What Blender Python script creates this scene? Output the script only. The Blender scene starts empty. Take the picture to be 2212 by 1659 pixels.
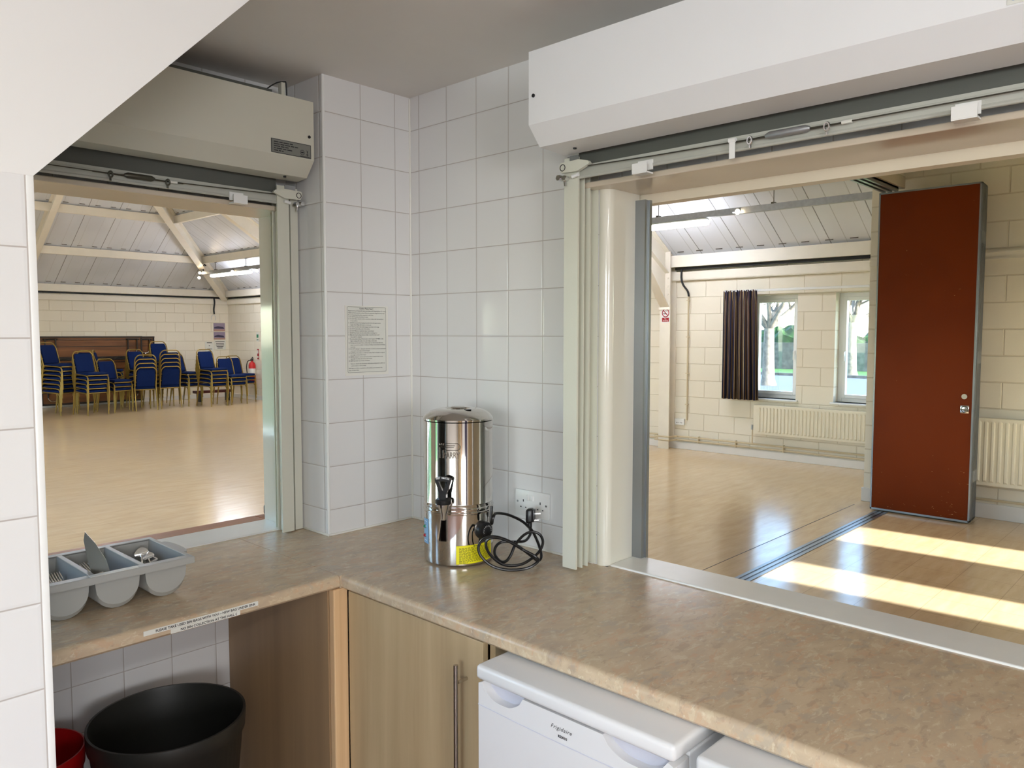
import bpy, bmesh, math, random
from mathutils import Vector, Matrix
random.seed(7)
SC = bpy.context.scene
COL = SC.collection
PI = math.pi
V = Vector

# ------------------------------------------------------------------ materials
def lin(c):
    c = c/255.0
    return c/12.92 if c <= 0.04045 else ((c+0.055)/1.055)**2.4
def rgb(r, g, b): return (lin(r), lin(g), lin(b), 1.0)

class NT:
    def __init__(s, name):
        s.m = bpy.data.materials.new(name); s.m.use_nodes = True
        s.t = s.m.node_tree; s.t.nodes.clear()
        s.out = s.t.nodes.new('ShaderNodeOutputMaterial')
        s.b = s.t.nodes.new('ShaderNodeBsdfPrincipled')
        s.t.links.new(s.b.outputs[0], s.out.inputs[0])
    def n(s, t, **kw):
        nd = s.t.nodes.new('ShaderNode'+t)
        for k, v in kw.items(): setattr(nd, k, v)
        return nd
    def set(s, sock, v):
        if isinstance(v, bpy.types.NodeSocket): s.t.links.new(v, sock)
        else: sock.default_value = v
    def math(s, op, a, b=None, c=None, clamp=False):
        nd = s.n('Math', operation=op, use_clamp=clamp)
        s.set(nd.inputs[0], a)
        if b is not None: s.set(nd.inputs[1], b)
        if c is not None: s.set(nd.inputs[2], c)
        return nd.outputs[0]
    def pos(s):
        g = s.n('NewGeometry'); x = s.n('SeparateXYZ'); s.t.links.new(g.outputs['Position'], x.inputs[0])
        return g.outputs['Position'], x.outputs
    def step(s, v, a, b, lo=0.0, hi=1.0):
        nd = s.n('MapRange', interpolation_type='SMOOTHSTEP')
        s.set(nd.inputs['Value'], v)
        for k, q in (('From Min', a), ('From Max', b), ('To Min', lo), ('To Max', hi)): s.set(nd.inputs[k], q)
        return nd.outputs[0]
    def mix(s, f, a, b, blend='MIX'):
        nd = s.n('Mix', data_type='RGBA', blend_type=blend)
        s.set(nd.inputs[0], f); s.set(nd.inputs[6], a); s.set(nd.inputs[7], b)
        return nd.outputs[2]
    def noise(s, vec, scale, detail=3.0, rough=0.5, dist=0.0):
        nd = s.n('TexNoise'); nd.inputs['Scale'].default_value = scale; nd.inputs['Detail'].default_value = detail
        nd.inputs['Roughness'].default_value = rough; nd.inputs['Distortion'].default_value = dist
        s.set(nd.inputs['Vector'], vec); return nd.outputs[0]
    def ramp(s, f, stops):
        nd = s.n('ValToRGB'); e = nd.color_ramp.elements
        while len(e) < len(stops): e.new(0.5)
        for i, (p, c) in enumerate(stops): e[i].position = p; e[i].color = c
        s.set(nd.inputs[0], f); return nd.outputs[0]
    def scale(s, vec, sx, sy, sz, rot=0.0):
        nd = s.n('Mapping'); s.set(nd.inputs[0], vec); nd.inputs['Scale'].default_value = (sx, sy, sz)
        nd.inputs['Rotation'].default_value = (0, 0, rot); return nd.outputs[0]
    def bump(s, h, strength=0.3, dist=0.01):
        nd = s.n('Bump'); nd.inputs['Strength'].default_value = strength; nd.inputs['Distance'].default_value = dist
        s.set(nd.inputs['Height'], h); s.t.links.new(nd.outputs[0], s.b.inputs['Normal']); return nd
    def fin(s, color=None, rough=None, metal=None, spec=None, coat=None):
        for k, v in (('Base Color', color), ('Roughness', rough), ('Metallic', metal), ('Specular IOR Level', spec), ('Coat Weight', coat)):
            if v is not None: s.set(s.b.inputs[k], v)
        return s.m

def pm(name, c, rough=0.5, metal=0.0, spec=0.5, var=0.03, vscale=6.0):
    s = NT(name); p, _ = s.pos()
    n = s.noise(p, vscale, 2.0)
    f = s.step(n, 0.3, 0.7)
    dark = tuple(x*(1-var) for x in c[:3])+(1,)
    return s.fin(s.mix(f, dark, c), rough, metal, spec)

def emit(name, c, strength):
    s = NT(name); s.b.inputs['Base Color'].default_value = c
    s.b.inputs['Emission Color'].default_value = c; s.b.inputs['Emission Strength'].default_value = strength
    return s.m

def tile_mat(name, ax, off, c=(0.78, 0.775, 0.77, 1), zoff=0.09, g=(0.46, 0.42, 0.39, 1)):
    s = NT(name); p, xyz = s.pos(); u = xyz[ax]
    def dist(v, o):
        f = s.math('FRACT', s.math('DIVIDE', s.math('SUBTRACT', v, o-15.0), 0.15))
        return s.math('MULTIPLY', s.math('MINIMUM', f, s.math('SUBTRACT', 1.0, f)), 0.15)
    d = s.math('MINIMUM', dist(u, off), dist(xyz[2], zoff))
    m = s.step(d, 0.0006, 0.0020)
    cu = s.math('FLOOR', s.math('DIVIDE', s.math('SUBTRACT', u, off-15.0), 0.15))
    cz = s.math('FLOOR', s.math('DIVIDE', s.math('SUBTRACT', xyz[2], zoff-15.0), 0.15))
    wn = s.n('TexWhiteNoise', noise_dimensions='2D'); cv = s.n('CombineXYZ'); s.set(cv.inputs[0], cu); s.set(cv.inputs[1], cz)
    s.set(wn.inputs['Vector'], cv.outputs[0])
    tint = s.mix(s.math('MULTIPLY', wn.outputs[0], 0.06), c, (0.66, 0.64, 0.63, 1))
    col = s.mix(m, g, tint)
    h = s.math('ADD', s.step(d, 0.0005, 0.007), s.math('MULTIPLY', s.noise(p, 9.0, 1.0), 0.35))
    s.bump(h, 0.32, 0.0025)
    r = s.step(m, 0.0, 1.0, 0.55, 0.13)
    return s.fin(col, r, 0, 0.5)

def block_mat(name, ax, off=0.0):
    s = NT(name); p, xyz = s.pos()
    cv = s.n('CombineXYZ'); s.set(cv.inputs[0], s.math('ADD', xyz[ax], off)); s.set(cv.inputs[1], s.math('ADD', xyz[2], -0.045))
    br = s.n('TexBrick'); br.inputs['Scale'].default_value = 1.0; br.inputs['Brick Width'].default_value = 0.45
    br.inputs['Row Height'].default_value = 0.228; br.inputs['Mortar Size'].default_value = 0.007; br.inputs['Mortar Smooth'].default_value = 0.6
    s.set(br.inputs['Vector'], cv.outputs[0])
    base = rgb(237, 230, 214)
    br.inputs['Color1'].default_value = base; br.inputs['Color2'].default_value = rgb(234, 226, 209); br.inputs['Mortar'].default_value = rgb(223, 213, 193)
    n = s.noise(p, 60.0, 4.0, 0.6)
    h = s.math('ADD', s.math('MULTIPLY', br.outputs['Fac'], -1.0), s.math('MULTIPLY', n, 0.12))
    s.bump(h, 0.6, 0.012)
    return s.fin(br.outputs['Color'], 0.45, 0, 0.4)

def roof_mat(name, ax):
    s = NT(name); p, xyz = s.pos(); u = xyz[ax]
    def line(period, off, w):
        f = s.math('FRACT', s.math('DIVIDE', s.math('ADD', u, 50.0+off), period))
        d = s.math('MULTIPLY', s.math('MINIMUM', f, s.math('SUBTRACT', 1.0, f)), period)
        return s.step(d, w*0.4, w)
    m1 = line(0.5725, 0.17, 0.008); m2 = line(0.5725, 0.05, 0.006); m3 = line(0.5725, 0.36, 0.006)
    base = rgb(222, 224, 230)
    n = s.noise(s.scale(p, 0.8, 0.8, 0.8), 1.2, 2.0)
    base2 = s.mix(s.step(n, 0.35, 0.65), rgb(212, 214, 220), base)
    k = 186 if ax == 1 else 207; c = s.mix(m2, rgb(k, k, k+3), base2); c = s.mix(m3, rgb(k+2, k+2, k+5), c); c = s.mix(m1, rgb(134, 134, 136), c)
    s.bump(s.math('MULTIPLY', s.math('MULTIPLY', m1, m2), m3), 0.4, 0.006)
    return s.fin(c, 0.35, 0, 0.5)

def floor_mat():
    s = NT('vinyl_floor'); p, xyz = s.pos()
    n1 = s.noise(s.scale(p, 3.0, 14.0, 1.0, 0.1), 1.0, 5.0, 0.6, 0.2)
    n2 = s.noise(s.scale(p, 0.5, 0.5, 1.0), 1.0, 3.0)
    n3 = s.noise(s.scale(p, 5.0, 60.0, 1.0, 0.12), 1.0, 3.0, 0.6)
    c = s.ramp(n1, [(0.25, rgb(208, 178, 136)), (0.5, rgb(222, 193, 150)), (0.75, rgb(232, 205, 165))])
    c = s.mix(s.step(n2, 0.35, 0.65, 0.0, 0.35), c, rgb(206, 184, 156))
    c = s.mix(s.step(n3, 0.55, 0.75, 0.0, 0.16), c, rgb(176, 150, 122))
    def line(v, o, per, w):
        f = s.math('FRACT', s.math('DIVIDE', s.math('ADD', v, 50.0+o), per))
        return s.step(s.math('MULTIPLY', s.math('MINIMUM', f, s.math('SUBTRACT', 1.0, f)), per), w*0.3, w)
    inroom = s.math('LESS_THAN', xyz[1], 0.02)
    g = s.math('MINIMUM', line(xyz[0], 0.11, 0.305, 0.003), line(xyz[1], 0.07, 0.305, 0.003))
    c = s.mix(s.math('MULTIPLY', s.math('SUBTRACT', 1.0, g), s.math('ADD', s.math('MULTIPLY', inroom, 0.3), 0.08)), c, rgb(120, 96, 70))
    s.bump(s.math('ADD', n3, s.math('MULTIPLY', n1, 1.5)), 0.07, 0.004)
    r = s.step(n1, 0.3, 0.7, 0.20, 0.15)
    return s.fin(c, r, 0, 0.5)

def worktop_mat(name):
    s = NT(name); p, _ = s.pos(); q = s.scale(p, 1.0, 2.0, 1.5, math.radians(45))
    n1 = s.noise(q, 7.0, 6.0, 0.6, 0.6); n2 = s.noise(q, 15.0, 6.0, 0.66, 0.8); n3 = s.noise(q, 24.0, 5.0, 0.62, 0.6); n4 = s.noise(q, 40.0, 5.0, 0.65, 0.5); n5 = s.noise(q, 11.0, 6.0, 0.62, 0.7)
    c = s.ramp(n1, [(0.32, rgb(172, 150, 126)), (0.5, rgb(186, 162, 132)), (0.68, rgb(196, 172, 142))])
    c = s.mix(s.step(n2, 0.53, 0.60, 0.0, 0.55), c, rgb(192, 150, 116))
    c = s.mix(s.step(n5, 0.54, 0.62, 0.0, 0.55), c, rgb(162, 150, 134))
    c = s.mix(s.step(n3, 0.56, 0.64, 0.0, 0.5), c, rgb(208, 192, 160))
    c = s.mix(s.step(n3, 0.36, 0.43, 0.45, 0.0), c, rgb(150, 126, 106))
    c = s.mix(s.step(n4, 0.60, 0.68, 0.0, 0.55), c, rgb(216, 204, 176))
    return s.fin(s.mix(0.16, c, rgb(236, 222, 198)), 0.25, 0, 0.5)

def wood_mat(name, c1, c2, sx=1, sy=1, sz=1, rough=0.4, scale=14.0):
    s = NT(name); p, _ = s.pos()
    n = s.noise(s.scale(p, sx, sy, sz), scale, 4.0, 0.55, 0.4)
    return s.fin(s.ramp(n, [(0.3, c1), (0.7, c2)]), rough, 0, 0.4)

def panel_mat():
    s = NT('rust_laminate'); p, xyz = s.pos()
    c = s.mix(s.step(s.noise(p, 1.5, 2.0), 0.3, 0.7), rgb(102, 39, 4), rgb(112, 45, 5))
    d = s.noise(s.scale(p, 1.0, 26.0, 110.0), 1.0, 2.0, 0.5, 0.8); e = s.noise(s.scale(p, 1.0, 2.4, 1.6), 1.0, 2.0)
    low = s.step(xyz[2], 0.15, 1.35, 0.0, 0.075)
    thr = s.math('ADD', low, s.step(e, 0.35, 0.7, 0.755, 0.675))
    m = s.step(s.math('SUBTRACT', d, thr), 0.0, 0.02, 0.0, 0.75)
    c = s.mix(m, c, rgb(205, 160, 110))
    return s.fin(c, 0.4, 0, 0.14)

M = {}
def init_mats():
    M['tileA'] = tile_mat('white_tile_a', 0, -0.07)
    M['tileB'] = tile_mat('white_tile_b', 1, -0.05)
    M['tileR'] = tile_mat('white_tile_r', 1, 0.022)
    M['tileN'] = tile_mat('white_tile_n', 0, -1.62)
    M['tileU'] = tile_mat('white_tile_u', 0, -0.955, zoff=0.145)
    M['plaster'] = pm('white_emulsion', rgb(232, 231, 229), 0.6, var=0.02, vscale=1.5)
    M['ceil'] = pm('ceiling_paint', rgb(226, 222, 216), 0.65, var=0.02)
    M['gloss'] = pm('cream_gloss_paint', rgb(224, 221, 208), 0.09, spec=0.6, var=0.02)
    M['gloss2'] = pm('cream_gloss_timber', rgb(214, 200, 180), 0.16, spec=0.5, var=0.03)
    M['sill'] = pm('sill_laminate', rgb(238, 238, 234), 0.28, var=0.03, vscale=12)
    M['powder'] = pm('white_powder_coat', rgb(240, 241, 243), 0.3, spec=0.5, var=0.01)
    M['powderA'] = pm('cream_powder_coat', rgb(206, 203, 188), 0.35, spec=0.5, var=0.01)
    M['guide'] = pm('guide_enamel', rgb(214, 214, 200), 0.3, spec=0.5, var=0.02)
    M['rail'] = pm('shutter_rail_enamel', rgb(186, 187, 178), 0.3, spec=0.5, var=0.02)
    M['slot'] = pm('shutter_slat_grey', rgb(92, 94, 88), 0.5, var=0.03)
    M['alu'] = pm('brushed_aluminium', rgb(150, 154, 157), 0.3, metal=0.85, var=0.04)
    M['galv'] = pm('galvanised_steel', rgb(168, 170, 172), 0.4, metal=0.7, var=0.12, vscale=25)
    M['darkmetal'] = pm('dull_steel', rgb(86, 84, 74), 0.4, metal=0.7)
    M['chrome'] = pm('chrome', rgb(225, 226, 228), 0.12, metal=1.0, var=0.01)
    M['steel'] = pm('mirror_stainless', rgb(206, 202, 196), 0.055, metal=1.0, var=0.015, vscale=2)
    M['satin'] = pm('satin_steel', rgb(190, 182, 172), 0.25, metal=1.0, var=0.03)
    M['black'] = pm('black_plastic', rgb(22, 22, 24), 0.32, var=0.05)
    M['rubber'] = pm('black_flex', rgb(18, 18, 20), 0.3, var=0.05)
    M['white'] = pm('white_plastic', rgb(236, 236, 234), 0.25, var=0.01)
    M['paper'] = pm('white_paper', rgb(226, 226, 218), 0.5, var=0.02)
    M['ink'] = pm('black_ink', rgb(26, 26, 30), 0.6)
    M['whiteink'] = pm('white_ink', rgb(240, 240, 240), 0.5)
    M['yellow'] = pm('yellow_label', rgb(236, 226, 22), 0.4, var=0.02)
    M['yink'] = pm('label_ink', rgb(84, 82, 20), 0.6)
    M['bluelab'] = pm('blue_label', rgb(120, 165, 205), 0.3)
    M['red'] = pm('red_enamel', rgb(196, 26, 30), 0.3, var=0.04)
    M['signred'] = pm('sign_red', rgb(158, 14, 34), 0.5)
    M['green'] = pm('sign_green', rgb(18, 122, 84), 0.5)
    M['greylab'] = pm('grey_plate', rgb(132, 132, 126), 0.3, metal=0.3)
    M['appl'] = pm('appliance_white', rgb(224, 223, 222), 0.28, var=0.01)
    M['appl2'] = pm('appliance_grip', rgb(200, 200, 210), 0.3, var=0.01)
    M['maple'] = wood_mat('maple_laminate', rgb(176, 152, 116), rgb(196, 172, 134), 6, 6, 0.35, 0.38, 3.0)
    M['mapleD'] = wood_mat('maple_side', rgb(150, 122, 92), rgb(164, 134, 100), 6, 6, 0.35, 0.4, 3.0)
    M['mapleP'] = wood_mat('maple_post', rgb(206, 166, 124), rgb(224, 188, 144), 22, 22, 0.5, 0.35, 3.0)
    M['ply'] = wood_mat('plywood_brown', rgb(104, 64, 36), rgb(140, 90, 50), 0.6, 6, 9, 0.4, 1.6)
    M['mdf'] = wood_mat('board_brown', rgb(158, 98, 58), rgb(180, 116, 72), 1, 4, 4, 0.4, 5)
    M['top1'] = worktop_mat('stone_laminate')
    M['top2'] = M['top1']
    M['floor'] = floor_mat()
    M['blockX'] = block_mat('painted_block_x', 1, 0.105)
    M['blockY'] = block_mat('painted_block_y', 0, 0.05)
    M['roofX'] = roof_mat('roof_lining_x', 1)
    M['roofY'] = roof_mat('roof_lining_y', 0)
    M['cream'] = pm('cream_steel_paint', rgb(238, 231, 217), 0.4, var=0.03)
    M['cream2'] = pm('cream_timber_paint', rgb(232, 221, 200), 0.4, var=0.03)
    M['rust'] = panel_mat()
    M['rad'] = pm('radiator_enamel', rgb(232, 224, 204), 0.3, var=0.01)
    M['pipe'] = pm('painted_pipe', rgb(214, 198, 166), 0.35, var=0.05)
    M['skirt'] = pm('white_skirting', rgb(228, 226, 222), 0.4, var=0.02)
    M['upvc'] = pm('white_upvc', rgb(238, 240, 242), 0.25, var=0.01)
    M['blue'] = pm('blue_upholstery', rgb(2, 29, 80), 0.85, spec=0.2, var=0.12, vscale=40)
    M['gold'] = pm('gold_tube', rgb(154, 128, 62), 0.36, metal=0.55, var=0.08)
    M['greybin'] = pm('dark_grey_plastic', rgb(40, 40, 37), 0.45, var=0.05)
    M['redbin'] = pm('red_plastic', rgb(166, 14, 18), 0.4, var=0.04)
    M['traygrey'] = pm('grey_polyethylene', rgb(172, 172, 168), 0.4, var=0.02)
    M['maroon'] = pm('maroon_paint', rgb(84, 26, 26), 0.4)
    M['poster'] = pm('poster_mauve', rgb(150, 136, 160), 0.5)
    M['posterD'] = pm('poster_dark', rgb(62, 54, 84), 0.5)
    M['posterP'] = pm('poster_pink', rgb(176, 138, 124), 0.5)
    M['grass'] = pm('lawn', rgb(66, 112, 40), 0.9, var=0.35, vscale=3)
    M['tarmac'] = pm('tarmac', rgb(92, 98, 110), 0.85, var=0.1)
    M['stone'] = pm('stone_wall', rgb(104, 102, 94), 0.9, var=0.45, vscale=4)
    M['hedge'] = pm('hedge_leaves', rgb(48, 84, 30), 0.8, var=0.7, vscale=2.5)
    M['bark'] = pm('bark', rgb(128, 118, 104), 0.9, var=0.4, vscale=8)
    M['kitfloor'] = pm('kitchen_lino', rgb(128, 98, 88), 0.4, var=0.15)
    M['sealant'] = pm('sealant', rgb(232, 230, 222), 0.4)
    M['tube'] = emit('lamp_tube', (0.88, 0.91, 1.0, 1), 37.0)
    M['spot'] = emit('lamp_halogen', (1.0, 0.78, 0.5, 1), 45.0)
    M['rib_gap'] = pm('rib_gap_shade', rgb(88, 82, 76), 0.7)
    M['emboss_dark'] = pm('emboss_shade_steel', rgb(128, 122, 114), 0.22, metal=1.0, var=0.02)  # darker than the body steel: shading of the embossed edges put in colour
    M['lampoff'] = pm('lamp_diffuser_off', rgb(226, 228, 224), 0.25)
    # glass: clear, with a faint mirror
    s = NT('window_glass'); tr = s.n('BsdfTransparent'); gl = s.n('BsdfGlossy'); gl.inputs['Roughness'].default_value = 0.02
    tr.inputs[0].default_value = (0.93, 0.97, 0.98, 1)
    mx = s.n('MixShader'); mx.inputs[0].default_value = 0.06
    s.t.links.new(tr.outputs[0], mx.inputs[1]); s.t.links.new(gl.outputs[0], mx.inputs[2]); s.t.links.new(mx.outputs[0], s.out.inputs[0])
    s.t.nodes.remove(s.b); M['glass'] = s.m
    # striped curtain by uv
    s = NT('striped_curtain'); uv = s.n('UVMap'); sx = s.n('SeparateXYZ'); s.t.links.new(uv.outputs[0], sx.inputs[0])
    f = s.math('FRACT', s.math('MULTIPLY', sx.outputs[0], 9.0))
    rp = s.n('ValToRGB'); rp.color_ramp.interpolation = 'CONSTANT'; e = rp.color_ramp.elements
    st = [(0, rgb(44, 46, 70)), (0.25, rgb(176, 152, 116)), (0.33, rgb(70, 56, 50)), (0.52, rgb(196, 176, 140)), (0.58, rgb(40, 42, 66)), (0.78, rgb(122, 92, 70)), (0.90, rgb(60, 52, 54))]
    while len(e) < len(st): e.new(0.5)
    for i, (q, c) in enumerate(st): e[i].position = q; e[i].color = c
    s.set(rp.inputs[0], f); M['curtain'] = s.fin(rp.outputs[0], 0.9, 0, 0.1)

# ------------------------------------------------------------------ mesh helpers
ORG = {}
class MB:
    def __init__(s): s.bm = bmesh.new()
    def _xf(s, vs, mat):
        if mat is not None:
            for v in vs: v.co = mat @ v.co
    def box(s, x0, x1, y0, y1, z0, z1, bev=0.0, seg=2, mat=None):
        g = bmesh.ops.create_cube(s.bm, size=1.0); vs = g['verts']
        for v in vs:
            v.co = V((x0+(v.co.x+.5)*(x1-x0), y0+(v.co.y+.5)*(y1-y0), z0+(v.co.z+.5)*(z1-z0)))
        if bev > 0:
            es = {e for v in vs for e in v.link_edges}
            r = bmesh.ops.bevel(s.bm, geom=list(es), offset=bev, segments=seg, affect='EDGES', profile=0.5)
            vs = list({v for f in r['faces'] for v in f.verts} | {v for v in vs if v.is_valid})
        s._xf(vs, mat); return s
    def poly(s, pts):
        s.bm.faces.new([s.bm.verts.new(p) for p in pts]); return s
    def prism(s, pts, vec):
        """closed planar outline pts (3-D) pushed along vec"""
        a = [s.bm.verts.new(V(p)) for p in pts]; b = [s.bm.verts.new(V(p)+V(vec)) for p in pts]
        n = len(a)
        s.bm.faces.new(a); s.bm.faces.new(b[::-1])
        for i in range(n): s.bm.faces.new([a[i], b[i], b[(i+1) % n], a[(i+1) % n]])
        return s
    def tube(s, pts, r, seg=8, closed=False, caps=True, flat=1.0):
        pts = [V(p) for p in pts]; n = len(pts)
        rr = r if isinstance(r, (list, tuple)) else [r]*n
        rings = []; prev = None
        for i, p in enumerate(pts):
            if closed: d = pts[(i+1) % n]-pts[i-1]
            else: d = pts[min(i+1, n-1)]-pts[max(i-1, 0)]
            d.normalize()
            if prev is None:
                a = V((0, 0, 1)) if abs(d.z) < 0.9 else V((1, 0, 0))
                u = d.cross(a).normalized()
            else:
                u = (prev-d*prev.dot(d))
                u = u.normalized() if u.length > 1e-6 else d.orthogonal().normalized()
            prev = u; w = d.cross(u)
            rings.append([s.bm.verts.new(p+u*math.cos(2*PI*k/seg)*rr[i]+w*math.sin(2*PI*k/seg)*rr[i]*flat) for k in range(seg)])
        for i in range(n if closed else n-1):
            A, B = rings[i], rings[(i+1) % n]
            for k in range(seg): s.bm.faces.new([A[k], A[(k+1) % seg], B[(k+1) % seg], B[k]])
        if caps and not closed:
            s.bm.faces.new(rings[0][::-1]); s.bm.faces.new(rings[-1])
        return s
    def cyl(s, p0, p1, r, seg=16, r1=None): return s.tube([p0, p1], [r, r if r1 is None else r1], seg)
    def lathe(s, prof, c, seg=48, mat=None):
        """prof: (radius, z) list, revolved about the vertical through c"""
        rings = []; vs = []
        for r, z in prof:
            if r < 1e-6: v = s.bm.verts.new((c[0], c[1], c[2]+z)); rings.append([v]); vs.append(v)
            else:
                ring = [s.bm.verts.new((c[0]+r*math.cos(2*PI*k/seg), c[1]+r*math.sin(2*PI*k/seg), c[2]+z)) for k in range(seg)]
                rings.append(ring); vs += ring
        for A, B in zip(rings, rings[1:]):
            if len(A) == 1 and len(B) == 1: continue
            for k in range(seg):
                j = (k+1) % seg
                if len(A) == 1: s.bm.faces.new([A[0], B[j], B[k]])
                elif len(B) == 1: s.bm.faces.new([A[k], A[j], B[0]])
                else: s.bm.faces.new([A[k], A[j], B[j], B[k]])
        s._xf(vs, mat); return s
    def sphere(s, c, rx, ry, rz, u=16, v=10, mat=None):
        g = bmesh.ops.create_uvsphere(s.bm, u_segments=u, v_segments=v, radius=1.0)
        for q in g['verts']: q.co = V((c[0]+q.co.x*rx, c[1]+q.co.y*ry, c[2]+q.co.z*rz))
        s._xf(g['verts'], mat); return s
    def ibeam(s, p0, p1, h, b, tf=0.014, tw=0.012, up=(0, 0, 1)):
        p0, p1 = V(p0), V(p1); d = (p1-p0); L = d.length; d.normalize()
        side = d.cross(V(up)).normalized(); w = side.cross(d).normalized()
        m = Matrix((d, side, w)).transposed().to_4x4(); m.translation = p0
        s.box(0, L, -b/2, b/2, -tf, 0, mat=m); s.box(0, L, -b/2, b/2, -h, -h+tf, mat=m); s.box(0, L, -tw/2, tw/2, -h+tf, -tf, mat=m)
        return s
    def mesh(s, me_src, mat):
        n0 = len(s.bm.verts); s.bm.from_mesh(me_src); s.bm.verts.ensure_lookup_table()
        for v in s.bm.verts[n0:]: v.co = mat @ v.co
        return s
    def build(s, name, mat, parent=None, smooth=35.0, fix=True):
        bm = s.bm
        if fix: bmesh.ops.recalc_face_normals(bm, faces=bm.faces)
        if parent is None:
            xs = [v.co for v in bm.verts]
            o = V(((min(v.x for v in xs)+max(v.x for v in xs))/2, (min(v.y for v in xs)+max(v.y for v in xs))/2, min(v.z for v in xs)))
        else: o = ORG[parent.name]
        for v in bm.verts: v.co -= o
        me = bpy.data.meshes.new(name); bm.to_mesh(me); bm.free()
        if mat is not None: me.materials.append(M[mat])
        if smooth:
            me.polygons.foreach_set('use_smooth', [True]*len(me.polygons)); me.set_sharp_from_angle(angle=math.radians(smooth))
        ob = bpy.data.objects.new(name, me); COL.objects.link(ob)
        if parent is not None: ob.parent = parent
        else: ob.location = o
        ORG[ob.name] = o
        return ob

def thing(name, label, cat, loc=(0, 0, 0), group=None):
    o = bpy.data.objects.new(name, None); o.empty_display_size = 0.1; COL.objects.link(o); o.location = loc
    ORG[o.name] = V(loc); o['label'] = label; o['category'] = cat
    if group: o['group'] = group
    return o
def tag(o, label, cat, group=None):
    o['label'] = label; o['category'] = cat
    if group: o['group'] = group
    return o
def struct(o, label=None, cat=None):
    o['kind'] = 'structure'
    if label: o['label'] = label
    if cat: o['category'] = cat
    return o
def plabel(o, t): o['label'] = t; return o
def copy_tree(o, parent=None):
    c = o.copy(); COL.objects.link(c); c.parent = parent
    for ch in list(o.children): copy_tree(ch, c)
    return c
def smoothpath(pts, n=8, closed=False):
    """Catmull-Rom"""
    pts = [V(p) for p in pts]; out = []; N = len(pts)
    for i in range(N if closed else N-1):
        p0 = pts[(i-1) % N] if closed or i > 0 else pts[i]; p1 = pts[i]; p2 = pts[(i+1) % N]
        p3 = pts[(i+2) % N] if closed or i+2 < N else p2
        for k in range(n):
            t = k/n
            out.append(0.5*((2*p1)+(p2-p0)*t+(2*p0-5*p1+4*p2-p3)*t*t+(3*p1-p0-3*p2+p3)*t**3))
    if not closed: out.append(pts[-1])
    return out
def frame(o, ex, ey):
    ex = V(ex).normalized(); ey = V(ey).normalized(); ez = ex.cross(ey)
    m = Matrix((ex, ey, ez)).transposed().to_4x4(); m.translation = V(o); return m
def text_me(body, size, ax='LEFT', ext=0.0, res=2, off=0.0, shear=0.0, spacing=1.0):
    cu = bpy.data.curves.new('t', 'FONT'); cu.body = body; cu.size = size; cu.align_x = ax; cu.extrude = ext; cu.resolution_u = res
    cu.offset = off; cu.shear = shear; cu.space_character = spacing
    ob = bpy.data.objects.new('t', cu); COL.objects.link(ob)
    dg = bpy.context.evaluated_depsgraph_get()
    me = bpy.data.meshes.new_from_object(ob.evaluated_get(dg))
    bpy.data.objects.remove(ob); bpy.data.curves.remove(cu)
    return me
def lettering(parent, lines, mat, name='lettering'):
    """lines: (text, size, align, matrix[, kwargs])"""
    b = MB()
    for L in lines:
        kw = L[4] if len(L) > 4 else {}
        me = text_me(L[0], L[1], L[2], **kw); b.mesh(me, L[3]); bpy.data.meshes.remove(me)
    return b.build(name, mat, parent, smooth=0, fix=False)
def wall(name, mat, ax, p0, p1, a0, a1, z0, z1, holes=(), label=None):
    """wall slab across axis ax ('x' or 'y') from p0 to p1, running a0..a1, with rectangular holes (a0,a1,z0,z1)"""
    A = sorted({a0, a1} | {h for q in holes for h in q[:2]}); Z = sorted({z0, z1} | {h for q in holes for h in q[2:]})
    b = MB()
    for i in range(len(A)-1):
        for j in range(len(Z)-1):
            ca, cz = (A[i]+A[i+1])/2, (Z[j]+Z[j+1])/2
            if any(h[0] < ca < h[1] and h[2] < cz < h[3] for h in holes): continue
            if ax == 'x': b.box(p0, p1, A[i], A[i+1], Z[j], Z[j+1])
            else: b.box(A[i], A[i+1], p0, p1, Z[j], Z[j+1])
    return struct(b.build(name, mat, smooth=0))

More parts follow.
